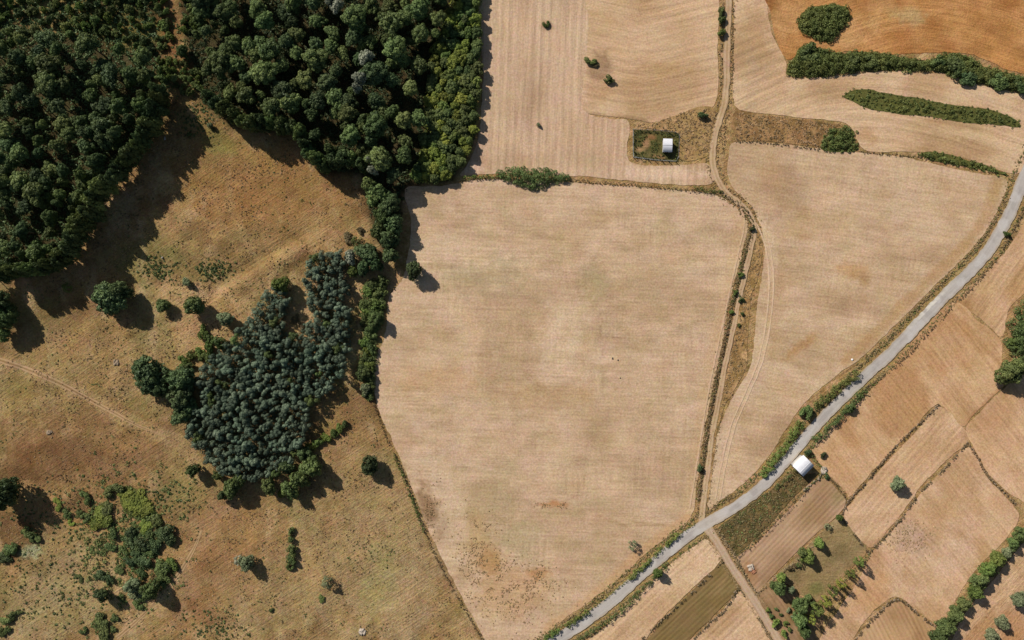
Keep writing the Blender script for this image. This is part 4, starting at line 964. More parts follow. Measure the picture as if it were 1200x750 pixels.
for x, y, r, h, t, lb in [(246, 147, 4, 2, 'sage', 'small sage bush on the bare slope below the northern wood'), (221, 157, 3.5, 1, 'olive', 'low olive bush at the wood\'s shadow rim on the slope'),
    (640, 28, 4.5, 1.2, 'fresh', 'small leafy bush alone at the top of pinkish stubble'), (692, 71, 6, 1.8, 'olive', 'olive bush at the bare patch, upper of two in the stubble'), (698, 76, 4, .8, 'brown', 'brown bramble beside the upper olive bush'), (714, 93, 6, 2.0, 'olive', 'olive bush in the stubble, lower of two'),
    (631, 146, 3, 1.3, 'sage', 'tiny grey green bush in the pinkish stubble left of the garden'), (823, 135, 5, 2.2, 'deep', 'dark bush on rank grass between garden and track'),
    (845, 13, 5, 1.9, 'mid', 'topmost of three green bushes beside the track'), (846, 23, 5, 1.9, 'mid', 'middle of three green bushes beside the track'), (846, 38, 5.5, 2.2, 'fresh', 'lowest of three green bushes beside the track'),
    (882, 268, 3.2, 1.4, 'dark', 'dark bush at the bend of the ditch hedge'), (868, 322, 3.5, 1.3, 'fresh', 'upper small bush on the ditch hedge'), (862, 343, 3.5, 1.3, 'fresh', 'bright small bush where the ditch hedge meets a spur'), (869, 352, 3, 1.4, 'mid', 'dark little bush beside the track below the spur'), (858, 366, 3.2, 1.2, 'fresh', 'lower small bush on the ditch hedge'), (870, 368, 2.5, 1, 'mid', 'tiny bush in dry grass right of the track'), (866, 381, 2.5, .8, 'grassy', 'tiny grassy bush on the dry strip'),
    (820, 549, 4.2, 2, 'deep', 'round dark bush on the ditch hedge near the road junction'), (945, 484, 8, 2.8, 'mid', 'big round bush on the road\'s upper verge'), (997, 478, 6.5, 2.8, 'mid', 'round bush on the road\'s lower verge with shadow'), (1180, 274, 4, 1.6, 'fresh', 'bright bush on the road\'s right verge'),
    (950, 62, 12, 2.8, 'mid', 'tall dark bush at the west end of the long hedge'), (1100, 72, 9, 2.4, 'mid', 'dark bush midway on the long hedge'), (1119, 80, 14, 2.6, 'mid', 'widest bush on the long hedge'), (1134, 90, 11, 2.4, 'deep', 'dark bush on the lower side of the long hedge'), (1172, 94, 12, 2.4, 'mid', 'bush at the east part of the long hedge'), (1196, 100, 11, 2.4, 'mid', 'bush at the right photo edge on the long hedge'), (1000, 72, 9, 2.0, 'olive', 'olive bush in the west half of the long hedge'), (1020, 72, 9, 2.0, 'mid', 'bush left of centre on the long hedge'),
    (926, 666, 4, 1.4, 'brown', 'brown bush on the boundary above the orchard'), (932, 664, 3, 1, 'brown', 'small brown bush beside the brown boundary bush'), (900, 715, 3, 1.4, 'fresh', 'topmost bush in the row beside the lane'), (904, 722, 3.2, 1.5, 'mid', 'second bush in the row beside the lane'), (909, 730, 5, 2.2, 'fresh', 'largest bush in the row beside the lane'), (919, 743, 4.5, 2, 'fresh', 'lowest bush in the row beside the lane'),
    (910, 714, 2.6, 1, 'mid', 'top plant of the orchard\'s second row'), (915, 720, 2.6, 1, 'mid', 'second plant of the orchard\'s second row'), (921, 731, 3.4, 1.3, 'fresh', 'third plant of the orchard\'s second row'), (926, 738, 3, 1.2, 'mid', 'lowest plant of the orchard\'s second row'), (924, 715, 3.2, 1.4, 'sage', 'upper sage plant between orchard row and big trees'), (929, 723, 3, 1.4, 'sage', 'lower sage plant between orchard row and big trees'),
    (1190, 402, 9, 3, 'fresh', 'bright bush above the large right-edge tree'), (1196, 386, 10, 3.4, 'mid', 'bush at the right photo edge amid the thicket'), (965, 533, 4, 1.6, 'dark', 'dark bush at the north corner by the white-roofed house'), (947, 530, 4.5, 1.8, 'deep', 'dark bush between road and white-roofed house'), (969, 558, 3.5, 1.4, 'deep', 'dark bush east of the white-roofed house')]:
    shrub(x, y, r, h, t, lb)

# ------------------------------------------------------------------ hedges and thickets
thicket('thicket', [(585, 203), (610, 199), (640, 199), (658, 203), (664, 209), (652, 213), (636, 219), (621, 221), (605, 215), (590, 209)], 2.6, 'mid', 'bushy green thicket on the top boundary of the big field')
hedge('hedge', [(544, 209), (560, 208), (590, 206)], 6, 1.0, 'fresh', 'low bright hedge linking the wood to the field thicket')
hedge('hedge', [(540, 211), (600, 208), (668, 210), (700, 214), (760, 218), (800, 222), (842, 227)], 3.2, .8, 'brown', 'thin brown hedge line along the big field\'s top', gap=.2)
hedge('hedge', [(814, 221), (830, 223), (846, 227)], 6, .9, 'grassy', 'short grassy hedge where the top line meets the track')
hedge('hedge', DITCH, 2.4, .75, 'brown', 'long thin brown ditch hedge between the big field and track', gap=.16)
hedge('hedge', [(863, 343), (868, 350), (872, 354)], 3, .7, 'mid', 'short green spur hedge crossing the track side')
hedge('hedge', WDITCH, 2.6, .7, 'brown', 'thin dark hedge line on the big field\'s west side', gap=.2)
hedge('hedge', [(463, 535), (472, 556), (480, 577), (488, 598), (497, 622)], 5, 1.1, 'fresh', 'bright green middle stretch of the west field hedge')
hedge('hedge', [(1004, 438), (990, 448), (975, 459), (954, 476)], 12, 1.9, 'grassy', 'grassy hedge on the upper road verge by the bend')
hedge('hedge', [(938, 494), (929, 507), (922, 519), (908, 537), (892, 556)], 13, 2.0, 'fresh', 'thick bright hedge on the road verge opposite the house')
hedge('hedge', [(1011, 456), (1001, 469), (986, 484), (969, 501), (953, 518)], 10, 2.0, 'mid', 'dark green hedge on the lower verge above the house')
hedge('hedge', [(1212, 222), (1192, 262), (1172, 297), (1142, 334), (1108, 368), (1062, 418), (1014, 455)], 3.2, .55, 'brown', 'long brambly brown hedge on the road\'s lower verge', gap=.34)
hedge('hedge', [(1182, 232), (1160, 266), (1128, 306), (1092, 342), (1040, 394), (1006, 430)], 4.0, .4, 'dry', 'dry straw hedge along the road\'s upper verge', gap=.3)
hedge('hedge', [(814, 612), (794, 629), (770, 648), (744, 673), (712, 698), (680, 722), (640, 745), (605, 768)], 3.6, .8, 'olive', 'thin olive hedge along the road below the junction', gap=.12)
for L, ww, lb in [([(795, 625), (780, 638)], 8.5, 'bright bush hedge nearest the junction below the big field'), ([(775, 642), (766, 650)], 7, 'short bright hedge second from the junction'), ([(760, 656), (738, 677)], 8.5, 'longest bright hedge below the big field'), ([(688, 716), (662, 732)], 8, 'bright hedge near the bottom on the road\'s upper verge'), ([(655, 737), (636, 748)], 9, 'bright hedge on the bottom edge beside the road')]:
    hedge('hedge', L, ww, 1.5, 'fresh', lb)
hedge('hedge', [(783, 659), (772, 673), (762, 680), (748, 694), (732, 711), (715, 724), (692, 740), (672, 751)], 7, 1.4, 'olive', 'olive hedge on the road\'s lower verge below the junction', gap=.18)
hedge('hedge', [(862, 650), (880, 637), (900, 617), (920, 597), (931, 584), (944, 573)], 4, 1.5, 'dark', 'dark clipped hedge between scrub plot and ploughed plot')
hedge('hedge', [(908, 573), (921, 560), (931, 548), (939, 537), (946, 529)], 5.5, 1.6, 'mid', 'green hedge between the road and the white-roofed house')
hedge('hedge', [(948, 531), (956, 540), (964, 549)], 4.5, 1.1, 'mid', 'short hedge on the field side of the white-roofed house')
hedge('hedge', [(972, 559), (982, 572), (992, 584)], 3, .8, 'brown', 'short brown hedge from the house toward the boundary corner', gap=.2)
thicket('thicket', [(935, 30), (938, 18), (950, 9), (970, 6), (990, 7), (996, 14), (993, 25), (985, 35), (975, 47), (962, 49), (950, 42), (940, 38)], 1.7, 'grassy', 'oval green thicket standing alone in the straw field', edge=5)
thicket('hedge', [(921, 86), (930, 68), (938, 56), (950, 53), (965, 58), (985, 63), (1010, 61), (1035, 63), (1055, 67), (1085, 71), (1110, 64), (1130, 65), (1148, 76), (1165, 83), (1190, 88), (1225, 99), (1225, 113), (1200, 108), (1180, 105), (1155, 99), (1140, 96), (1115, 88), (1100, 84), (1070, 82), (1040, 82), (1015, 82), (990, 85), (965, 89), (940, 89)], 1.7, 'grassy', 'long curving green hedge under the straw field', edge=5)
thicket('thicket', [(988, 113), (1000, 106), (1015, 104), (1040, 110), (1075, 115), (1110, 122), (1150, 127), (1180, 135), (1194, 143), (1194, 149), (1175, 147), (1150, 145), (1125, 143), (1100, 138), (1060, 134), (1030, 130), (1015, 127), (1000, 119)], .65, 'grassy', 'long low olive thicket between two pale stubble bands', edge=5, rad=.8)
thicket('thicket', [(962, 174), (965, 162), (975, 152), (990, 150), (1000, 153), (1000, 162), (1006, 175), (985, 178), (970, 177)], 1.4, 'grassy', 'compact green thicket at the end of the brown patch', edge=5)
thicket('thicket', [(1077, 181), (1090, 178), (1110, 181), (1130, 187), (1150, 192), (1178, 203), (1181, 206), (1160, 201), (1135, 196), (1110, 191), (1090, 187)], 1.0, 'grassy', 'narrow low thicket tapering toward the road', edge=4, rad=.7)
hedge('hedge', [(1006, 177), (1040, 181), (1080, 184)], 2.6, .5, 'brown', 'thin weedy hedge between two thickets at the right')
hedge('hedge', [(862, 165), (900, 168), (960, 175)], 2.6, .5, 'brown', 'thin weedy hedge under the brown patch', gap=.25)
thicket('thicket', [(1179, 402), (1184, 374), (1196, 346), (1232, 318), (1232, 440), (1200, 424), (1186, 416)], 3.4, 'mid', 'tall green thicket cut by the right photo edge')
hedge('hedge', [(846, 48), (846, 80), (844, 112)], 2.6, .35, 'dry', 'dry weed hedge on the track\'s left side', gap=.45)
hedge('hedge', [(859, -6), (858, 40), (858, 90), (856, 122), (850, 150), (846, 190)], 2.6, .35, 'dry', 'dry weed hedge on the track\'s right side', gap=.45)
hedge('hedge', [(1199, 624), (1172, 652), (1150, 678), (1128, 706), (1102, 744)], 11, 2.8, 'mid', 'low green hedge under the tall hedgerow trees')
hedge('hedge', [(1018, 650), (1000, 668), (978, 692), (955, 716)], 4.5, 1.0, 'olive', 'low hedge under the sparse slender trees', gap=.1)

thicket('bramble_patch', [(430, 332), (446, 328), (452, 340), (449, 372), (440, 396), (440, 430), (436, 464), (428, 464), (424, 432), (426, 396), (424, 360)], 1.9, 'olive', 'long bramble strip filling the narrow scrub belt')
thicket('bramble_patch', [(140, 572), (160, 573), (178, 590), (181, 604), (165, 608), (146, 600)], 0.8, 'yellow', 'low yellow green bramble patch at the top of the scrub', spacing=5.2, rad=.8)
thicket('bramble_patch', [(110, 596), (126, 588), (134, 600), (126, 618), (108, 622), (104, 610)], 1.1, 'olive', 'olive bramble patch west of the yellow green one', spacing=5.2, rad=.8)
thicket('bramble_patch', [(145, 625), (165, 615), (185, 610), (192, 640), (175, 665), (150, 662), (146, 645)], 1.3, 'deep', 'dark bramble patch in the middle of the scrub', spacing=5.2, rad=.8)
thicket('bramble_patch', [(180, 665), (200, 655), (206, 668), (192, 690), (175, 690)], 1.3, 'mid', 'green bramble patch at the scrub\'s south-east', spacing=5.2, rad=.8)

# ------------------------------------------------------------------ field walls
STONE = plain('field stone', (.27, .20, .13), .95, .3, 1.5)
def stone_wall(line, label, gap=.3, weeds='brown', r=.22, wpx=1.7):
    L = resample(smooth(line), 1.5); b = MB(); pts = []
    for i, p in enumerate(L):
        g = vnoise(np.array([i * .21]), np.array([len(label) * 2.3]), 8)[0]
        for k in range(3):
            q = p + rng.normal(size=2) * wpx * .4
            if g > gap and rng.random() < .5:
                rr = r * rng.uniform(.6, 1.3); b.rock(((q[0] - 600) * M2P, (375 - q[1]) * M2P, rr * (.35 + .5 * (k == 2))), rr)
            if g > gap and rng.random() < .36: pts.append(q)
    o = tag(b.build('stone_wall', STONE), label, 'wall', 'low field walls')
    pts = np.array(pts); rad = rng.uniform(.16, .46, len(pts))
    obj('weeds', lump_mesh('weeds', pts, rad, rng.uniform(.3, .7, len(pts)), .14, 60), LEAF[weeds], o)
stone_wall([(1100, 474), (1087, 487), (1073, 500), (1060, 512), (1033, 542), (1015, 565), (997, 583), (990, 595), (986, 605)], 'low weedy field wall from the golden field down to the grassy plot', .3)
stone_wall([(1133, 520), (1105, 550), (1077, 577), (1070, 587), (1060, 602), (1047, 617), (1030, 636), (1017, 648)], 'low field wall passing the lone sage tree', .25)
stone_wall([(1134, 519), (1148, 541), (1157, 557), (1180, 580), (1196, 597)], 'low field wall at right with dry weeds', .2, 'dry')
stone_wall([(986, 607), (1000, 625), (1016, 646)], 'short field wall on the grassy plot\'s east side', .35, r=.2, wpx=1.3)
stone_wall([(984, 607), (965, 626), (940, 651), (912, 673), (887, 696)], 'thin field wall between ploughed plot and grassy plot', .4, 'dry', .22, 1.5)
stone_wall([(985, 770), (1008, 742), (1030, 718), (1051, 702), (1075, 719), (1100, 738)], 'angled field wall round the ploughed corner at the bottom', .2)
stone_wall([(847, 658), (813, 692), (787, 716), (753, 748)], 'thin ragged wall on the dark strip\'s upper side', .38, r=.22, wpx=1.6)
stone_wall([(864, 690), (848, 716), (830, 731), (812, 749)], 'ragged weedy wall on the dark strip\'s lower side', .2)
stone_wall([(843, 624), (852, 637), (862, 653), (874, 676), (887, 696)], 'stony wall along the lane\'s right side', .2, 'dry')
stone_wall([(867, 690), (880, 711), (892, 730), (905, 752)], 'low wall along the lane\'s left side near the bottom', .3, 'dry', .25)
stone_wall([(942, 574), (952, 566), (963, 556)], 'short pale wall behind the white-roofed house', .05, 'grassy', .4)
def stones(name, L, label, cat, mat, r0, r1):
    b = MB(); cx, cy = np.mean([q[0] for q in L]), np.mean([q[1] for q in L])
    if len(L) > 1: b.rock(((cx - 600) * M2P, (375 - cy) * M2P, float(hgt(cx, cy)) + .05), r1 * 1.9, .25)
    for x, y in L:
        k = min(1, r1 * 1.35 / M2P / (math.hypot(x - cx, y - cy) + 1e-6)); x, y = cx + (x - cx) * k, cy + (y - cy) * k
        rr = rng.uniform(r0, r1); b.rock(((x - 600) * M2P, (375 - y) * M2P, float(hgt(x, y)) + rr * .3), rr)
    tag(b.build(name, mat), label, cat)
PALE = plain('pale stone', (.42, .35, .27), .9, .25, 2)
stones('stone_heap', [(425 + rng.normal() * 4, 742 + rng.normal() * 3) for _ in range(16)], 'scatter heap of pale stones in the pasture near the bottom', 'stone heap', PALE, .25, .6)
stones('rubble_heap', [(880 + rng.normal() * 3, 665 + rng.normal() * 3) for _ in range(14)], 'heap of pale rubble in the ploughed plot beside the lane', 'rubble heap', PALE, .25, .6)
stones('brick_heap', [(884 + rng.normal() * 3, 669 + rng.normal() * 2) for _ in range(12)], 'reddish brick rubble heap in the ploughed plot', 'rubble heap', plain('brick', (.38, .17, .09), .9, .3, 2), .25, .5)
stones('stone_heap', [(57 + rng.normal() * 2.5, 506 + rng.normal() * 2) for _ in range(9)], 'small brown stone heap in the left pasture', 'stone heap', STONE, .25, .6)
stones('stone_heap', [(136 + rng.normal() * 2.5, 425 + rng.normal() * 2) for _ in range(9)], 'small stone heap north of the footpath', 'stone heap', STONE, .25, .55)
stones('stone_heap', [(966 + rng.normal() * 2, 551 + rng.normal() * 1.5) for _ in range(8)], 'pale stone heap east of the white-roofed house', 'stone heap', PALE, .3, .6)
stones('marker_stone', [(998.5, 421.5)], 'single white marker stone in the stubble above the road', 'stone', plain('white stone', (.75, .73, .7), .8, .1), .36, .38)
for x, y, lb in [(718, 420, 'dark stone lying in the big field, left of two'), (724, 422, 'dark stone lying in the big field, right of two'), (727, 443, 'dark stone below the other two in the big field')]:
    stones('field_stone', [(x, y)], lb, 'stone', plain('dark stone', (.06, .055, .05), .9, .2), .26, .3)
for x, y, lb in [(193, 162, 'pale fallen boulder in the western wood\'s shadow'), (190, 302, 'grey boulder on weedy pasture east of the wood\'s shadow')]:
    stones('boulder', [(x, y)], lb, 'stone', plain('grey boulder', (.34, .31, .27), .9, .25, 2), .5, .6)

# ------------------------------------------------------------------ the two buildings and the fenced garden
ROOFW = plain('white sheet roof', (.64, .635, .64), .55, .10, 1.1, spec=.4, bump=.05)
WALLW = plain('limewashed wall', (.62, .58, .52), .9, .12, 1.2)
WOOD = plain('weathered board', (.20, .14, .09), .85, .25, 4)
GLASS = plain('dark pane', (.03, .035, .04), .15, .1, 1, spec=.6, bump=0)
POST = plain('concrete post', (.34, .31, .27), .9, .15, 3)
WIRE = plain('galvanised wire', (.35, .35, .34), .5, .1, 3, metal=.6)
def corrugated(name, x0, x1, prof, mat, parent, t=.035, pitch=.3):
    """sheet of corrugated metal: prof = [(y, z), ...] down the slope, ribs running along it"""
    n = int((x1 - x0) / pitch) * 4; xs = np.linspace(x0, x1, n + 1); wv = .022 * np.sin(np.arange(n + 1) * math.pi / 2)
    V = []
    for y, z in prof:
        V += [(x, y, z + q) for x, q in zip(xs, wv)]
    m = n + 1; top = len(V); V += [(a, b, c - t) for a, b, c in V]
    F = []
    for j in range(len(prof) - 1):
        for i in range(n):
            a = j * m + i; F += [(a, a + 1, a + m + 1, a + m), (top + a, top + a + m, top + a + m + 1, top + a + 1)]
    e = len(prof) - 1
    for i in range(n):
        F += [(i, top + i, top + i + 1, i + 1), (e * m + i, e * m + i + 1, top + e * m + i + 1, top + e * m + i)]
    for j in range(e):
        a = j * m; F += [(a, a + m, top + a + m, top + a)]; a = j * m + n; F += [(a, top + a, top + a + m, a + m)]
    me = np_mesh(name, np.array(V), np.array(F)); return obj(name, me, mat, parent)
def hut(name, px, py, rot, wx, wy, eave, rise, ry, label, door_side):
    x, y = W(px, py, eave)
    root = empty(name, x, y, 0); root.rotation_euler = (0, 0, rot); tag(root, label, 'house' if wx > 4 else 'shed')
    hx, hy = wx / 2 - .22, wy / 2 - .22; yr = hy * ry
    b = MB(); prof = [(-hy, 0), (hy, 0), (hy, eave), (yr, eave + rise), (-hy, eave)]
    for s in (-1, 1):
        V = [(s * hx, p, q) for p, q in prof] + [(s * (hx - .15), p, q) for p, q in prof]
        b.add(V, [tuple(range(5)) if s > 0 else tuple(range(4, -1, -1)), tuple(range(9, 4, -1)) if s > 0 else tuple(range(5, 10))])
    b.box(-hx + .15, hx - .15, -hy, -hy + .15, 0, eave); b.box(-hx + .15, hx - .15, hy - .15, hy, 0, eave)
    b.build('wall', WALLW, root)
    sl = rise / (hy - yr); sl2 = rise / (hy + yr); ov = .22
    corrugated('roof', -wx / 2, wx / 2, [(hy + ov, eave - ov * sl + .06), (yr, eave + rise + .06), (-hy - ov, eave - ov * sl2 + .06)], ROOFW, root)
    b = MB(); b.tube([(-wx / 2, yr, eave + rise + .07), (wx / 2, yr, eave + rise + .07)], .07, 8); b.build('ridge_cap', ROOFW, root)
    s = door_side
    d = MB(); d.box(-.45, .45, s * hy - .03, s * hy + .05, .02, 1.95); do = d.build('door', WOOD, root)
    k = MB(); k.box(.28, .4, s * (hy + .05) - .02, s * (hy + .05) + .05, .95, 1.02); k.build('handle', WIRE, do)
    for sx in (-1, 1):
        f = MB(); cy = -.2
        f.box(sx * hx - .04, sx * hx + .06, cy - .5, cy + .5, 1.0, 1.08); f.box(sx * hx - .04, sx * hx + .06, cy - .5, cy + .5, 1.7, 1.78)
        f.box(sx * hx - .04, sx * hx + .06, cy - .5, cy - .42, 1.08, 1.7); f.box(sx * hx - .04, sx * hx + .06, cy + .42, cy + .5, 1.08, 1.7)
        wn = f.build('window', WOOD, root)
        g = MB(); g.box(sx * hx - .02, sx * hx + .03, cy - .42, cy + .42, 1.08, 1.7); g.build('pane', GLASS, wn)
hut('farm_house', 941.3, 545.8, R(45), 5.0, 4.95, 3.1, .45, -.30, 'white corrugated roofed hut standing between road and ploughed plot', -1)
hut('garden_shed', 782.5, 170.3, R(-1.5), 3.05, 4.35, 2.1, .22, .0, 'small white-roofed shed inside the fenced garden', -1)

GP = [(741.5, 152), (768, 153), (796, 156), (794.5, 189.5), (768, 188), (741.5, 184.5)]
sheet('garden_soil', GP, 0.05, SCRUBBY, [(70, 70, 38), (98, 90, 50), (82, 78, 44), (112, 98, 60)], scale=7, seed=401, sm=False, wob=.2, step=2.2, spots=[(757, 168, 5, 5, 0, (166, 128, 92), .8), (750, 175, 6, 4, 0, (170, 132, 94), .8), (763, 161, 5, 3, 0, (150, 104, 72), .7), (775, 184, 4, 2.5, 0, (166, 126, 88), .8), (768, 183, 3, 2, 0, (160, 120, 84), .7)])
fr = empty('garden_fence', *W(768, 170), 0); tag(fr, 'wire fence with pale posts around the rectangular garden', 'fence')
L = resample(np.array(GP + GP[:1]), 8.0); ox, oy = W(768, 170)
for q in L[:-1]:
    b = MB(); X, Y = W(*q); b.box(-.07, .07, -.07, .07, -.1, 1.5, 0, (X - ox, Y - oy, 0)); b.build('post', POST, fr)
b = MB()
for a, c in zip(L[:-1], L[1:]):
    A, Bq = W(*a), W(*c)
    for zz in (.3, .65, 1.0, 1.35): b.tube([(A[0] - ox, A[1] - oy, zz), (Bq[0] - ox, Bq[1] - oy, zz)], .018, 4)
b.build('wire', WIRE, fr)
for ln, lb, t in [([(743, 154.5), (768, 155.5), (793, 158.5)], 'dark planted border inside the garden\'s north fence', 'dark'), ([(743.5, 156), (743.5, 183)], 'dark planted border inside the garden\'s west fence', 'dark'), ([(745, 183.5), (768, 186.5), (786, 187.5)], 'dark planted border inside the garden\'s south fence', 'dark'), ([(793, 160), (792, 186)], 'planted border inside the garden\'s east fence', 'olive')]:
    hedge('garden_border', ln, 2.8, .8, t, lb, 'hedge', gap=.12, step=1.8, leaf=.13)
for i, (ln, lb) in enumerate([([(746, 160.5), (758, 160)], 'top leafy row in the garden\'s west half'), ([(746, 165), (756, 164.5)], 'second leafy row in the garden\'s west half'), ([(763, 166), (763.5, 178)], 'westernmost upright leafy row left of the shed'), ([(766.5, 166), (767, 178)], 'middle upright leafy row left of the shed'), ([(770, 166), (770.5, 178)], 'easternmost upright leafy row left of the shed'), ([(746, 179.5), (756, 180)], 'low leafy row in the garden\'s south-west corner'), ([(764, 182), (778, 182.5)], 'dark leafy row south of the shed'), ([(748, 170), (753, 169)], 'short leafy row beside a bare bed'), ([(776, 160), (788, 159)], 'leafy row north of the shed')]):
    hedge('vegetable_row', ln, 2.2, .6, ['olive', 'mid', 'grassy'][i % 3], lb, 'plant row', 'planted rows of the fenced garden', .1, .12, 1.4)

# ------------------------------------------------------------------ weeds nobody could count
def scatter(n, box, keep):
    X = rng.uniform(box[0], box[2], n); Y = rng.uniform(box[1], box[3], n); ok = keep(X, Y); return np.c_[X[ok], Y[ok]]
free = lambda x, y: (x < np.interp(y, [-300, 210, 225, 470, 530, 620, 750, 1000], [200, 415, 440, 432, 452, 486, 556, 690])) & ~inside(WOODS[0], x, y) & ~inside(WOODS[1], x, y)
P = scatter(30000, (-60, 60, 600, 800), lambda x, y: free(x, y) & (fbm((x - y) / 34, (x + y) / 22, 501, 4) > .55) & (fbm(x / 7, y / 7, 503, 2) > .5))
tufts('weeds', P, rng.uniform(.1, .27, len(P)) , 'brown', blades=7, leaf=.17)
P = scatter(9000, (-60, 60, 600, 800), lambda x, y: free(x, y) & (fbm(x / 34, y / 34, 511, 4) > .56) & (fbm(x / 9, y / 9, 513, 2) > .5))
tufts('weeds', P, rng.uniform(.12, .36, len(P)), 'olive', blades=9, leaf=.17)
P = scatter(20000, (-60, 60, 600, 800), lambda x, y: free(x, y) & (fbm(x / 20, y / 20, 521, 4) > .55))
tufts('dry_grass', P, rng.uniform(.1, .26, len(P)), 'dry', blades=6, leaf=.18)
scrub_spots = [(90, 680, 60, 60), (60, 600, 60, 30), (190, 585, 35, 20), (250, 735, 40, 20), (185, 315, 18, 14), (250, 315, 20, 10), (235, 140, 20, 22), (200, 92, 20, 20), (140, 640, 60, 70), (205, 40, 20, 50), (45, 690, 60, 40)]
P = np.vstack([np.c_[cx + rng.normal(size=90) * sx * .6, cy + rng.normal(size=90) * sy * .6] for cx, cy, sx, sy in scrub_spots])
tufts('low_scrub', P, rng.uniform(.15, .5, len(P)), 'olive', blades=18, leaf=.2)
P = np.vstack([np.c_[cx + rng.normal(size=30) * sx * .6, cy + rng.normal(size=30) * sy * .6] for cx, cy, sx, sy in scrub_spots])
tufts('low_scrub', P, rng.uniform(.15, .5, len(P)), 'deep', blades=18, leaf=.2)
P = poisson(PL, 4.0); tufts('undergrowth', P, rng.uniform(.5, 1.1, len(P)), 'blue', blades=34, leaf=.2, hfac=2.0)
P = poisson(STRIP, 3.6); tufts('undergrowth', P, rng.uniform(.7, 1.5, len(P)), 'yellow', blades=46, leaf=.2, hfac=1.7)
P = poisson(STRIP, 6); tufts('undergrowth', P, rng.uniform(.8, 1.6, len(P)), 'mid', blades=50, leaf=.2, hfac=1.8)
P = np.c_[148 + rng.normal(size=900) * 30, 628 + rng.normal(size=900) * 38]; P = P[fbm(P[:, 0] / 12, P[:, 1] / 12, 611, 3) > .46]
tufts('low_scrub', P, rng.uniform(.25, .85, len(P)), 'olive', blades=26, leaf=.18)
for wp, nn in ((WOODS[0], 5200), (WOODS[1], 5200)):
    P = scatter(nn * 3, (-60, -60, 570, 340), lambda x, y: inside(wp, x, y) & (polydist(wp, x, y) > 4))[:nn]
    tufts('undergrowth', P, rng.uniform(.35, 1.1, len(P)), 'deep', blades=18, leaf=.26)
def along(line, w, n, off=0):
    L = resample(smooth(line), 1.5); d = np.gradient(L, axis=0); d /= np.linalg.norm(d, axis=1, keepdims=True) + 1e-9
    k = rng.integers(0, len(L), n); return L[k] + np.c_[-d[k, 1], d[k, 0]] * (off + rng.normal(size=n) * w)[:, None]
offroad = lambda P: P[(linedist(smooth(ROAD), P[:, 0], P[:, 1])[0] > 9.5)]
P = offroad(np.vstack([along(ROAD, 1.8, 1500, 12.5), along(ROAD, 1.8, 1500, -12.5), along(TRACK, 1.5, 700, 6), along(TRACK, 1.5, 500, -6), along(LANE, 1.2, 300, 7), along(LANE, 1.2, 300, -7), along(DITCH, 3, 700)]))
tufts('dry_grass', P, rng.uniform(.12, .34, len(P)), 'dry', blades=9, leaf=.16)
P = offroad(np.vstack([along(ROAD, 1.8, 350, 13), along(ROAD, 1.8, 350, -13), along(DITCH, 2, 150)]))
tufts('verge_grass', P, rng.uniform(.18, .42, len(P)), 'grassy', blades=14, leaf=.16)
def inpoly(poly, n):
    p = np.asarray(poly, float); a, b = p.min(0), p.max(0); return scatter(n, (a[0], a[1], b[0], b[1]), lambda x, y: inside(p, x, y))
RG = [[(862, 131), (900, 136), (940, 140), (985, 147), (1000, 158), (1005, 176), (960, 172), (905, 166), (863, 163)], [(742, 146), (770, 143), (800, 132), (822, 125), (836, 128), (838, 150), (832, 180), (800, 188), (796, 158), (765, 151)], [(888, 268), (894, 290), (888, 325), (880, 350), (876, 400), (874, 430), (858, 462), (848, 478), (846, 460), (858, 410), (866, 365), (876, 325), (884, 295)]]
P = np.vstack([np.c_[cx + rng.normal(size=n) * sx, cy + rng.normal(size=n) * sy] for cx, cy, sx, sy, n in ((598, 692, 26, 18, 900), (560, 645, 14, 26, 500), (632, 671, 5, 5, 80), (648, 591, 11, 2, 60), (1064, 632, 14, 12, 420), (506, 598, 6, 18, 160))])
P = P[fbm(P[:, 0] / 9, P[:, 1] / 9, 701, 3) > .46]; P = P[P[:, 0] > np.interp(P[:, 1], [530, 620, 750], [468, 502, 572])]
tufts('dry_grass', P, rng.uniform(.12, .34, len(P)), 'dry', blades=9, leaf=.15)
P = np.vstack([inpoly(p, 900) for p in RG]); tufts('dry_grass', P, rng.uniform(.2, .5, len(P)), 'dry', blades=9, leaf=.16)
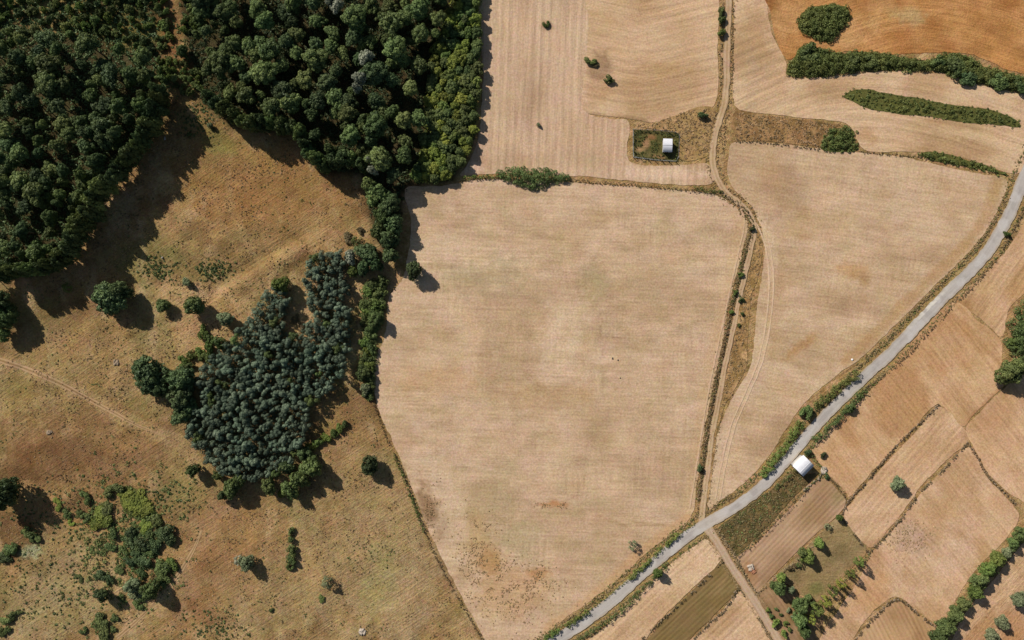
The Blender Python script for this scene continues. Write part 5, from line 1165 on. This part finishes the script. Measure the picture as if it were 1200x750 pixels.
P = np.vstack([inpoly(p, 160) for p in RG]); tufts('weeds', P, rng.uniform(.25, .55, len(P)), 'brown', blades=12, leaf=.16)
P = inpoly([(842, 619), (872, 596), (905, 572), (928, 554), (945, 562), (930, 582), (900, 614), (880, 633), (861, 647), (852, 634)], 420)
tufts('low_scrub', P, rng.uniform(.2, .75, len(P)) * (rng.random(len(P)) < .5) + .12, 'olive', blades=16, leaf=.17)
P = inpoly([(842, 619), (872, 596), (905, 572), (928, 554), (945, 562), (930, 582), (900, 614), (880, 633), (861, 647), (852, 634)], 1100)
tufts('weeds', P, rng.uniform(.25, .6, len(P)), 'brown', blades=14, leaf=.17)

# ------------------------------------------------------------------ camera and light
cam = bpy.data.cameras.new('camera'); co = bpy.data.objects.new('camera', cam); link(co)
co.location = (0, 0, H); co.rotation_euler = (0, 0, 0)
cam.sensor_fit = 'HORIZONTAL'; cam.sensor_width = 36; cam.lens = 18 / (600 * M2P / H)
cam.clip_start = 1; cam.clip_end = 6000
sc = bpy.context.scene; sc.camera = co
w = bpy.data.worlds.new('World'); sc.world = w; w.use_nodes = True
nt = w.node_tree; sky = nt.nodes.new('ShaderNodeTexSky'); sky.sky_type = 'NISHITA'; sky.sun_disc = False
ELEV, AZ = 36.0, 315.0          # the sun stands north-west: shadows fall to the lower right
sky.sun_elevation = R(ELEV); sky.sun_rotation = R(AZ)
bg = nt.nodes['Background']; nt.links.new(sky.outputs[0], bg.inputs[0]); bg.inputs[1].default_value = 0.06
sl = bpy.data.lights.new('sun', 'SUN'); sl.energy = 4.95; sl.angle = R(0.5); sl.color = (1, .955, .918)
so = bpy.data.objects.new('sun', sl); link(so)
sd = Vector((math.sin(R(AZ)) * math.cos(R(ELEV)), math.cos(R(AZ)) * math.cos(R(ELEV)), math.sin(R(ELEV))))
so.rotation_euler = sd.to_track_quat('Z', 'Y').to_euler(); so.location = sd * 300
vs = sc.view_settings; vs.view_transform = 'Standard'; vs.look = 'None'; vs.exposure = 0; vs.gamma = 1
sc.render.engine = 'CYCLES'; sc.cycles.max_bounces = 5; sc.cycles.diffuse_bounces = 3
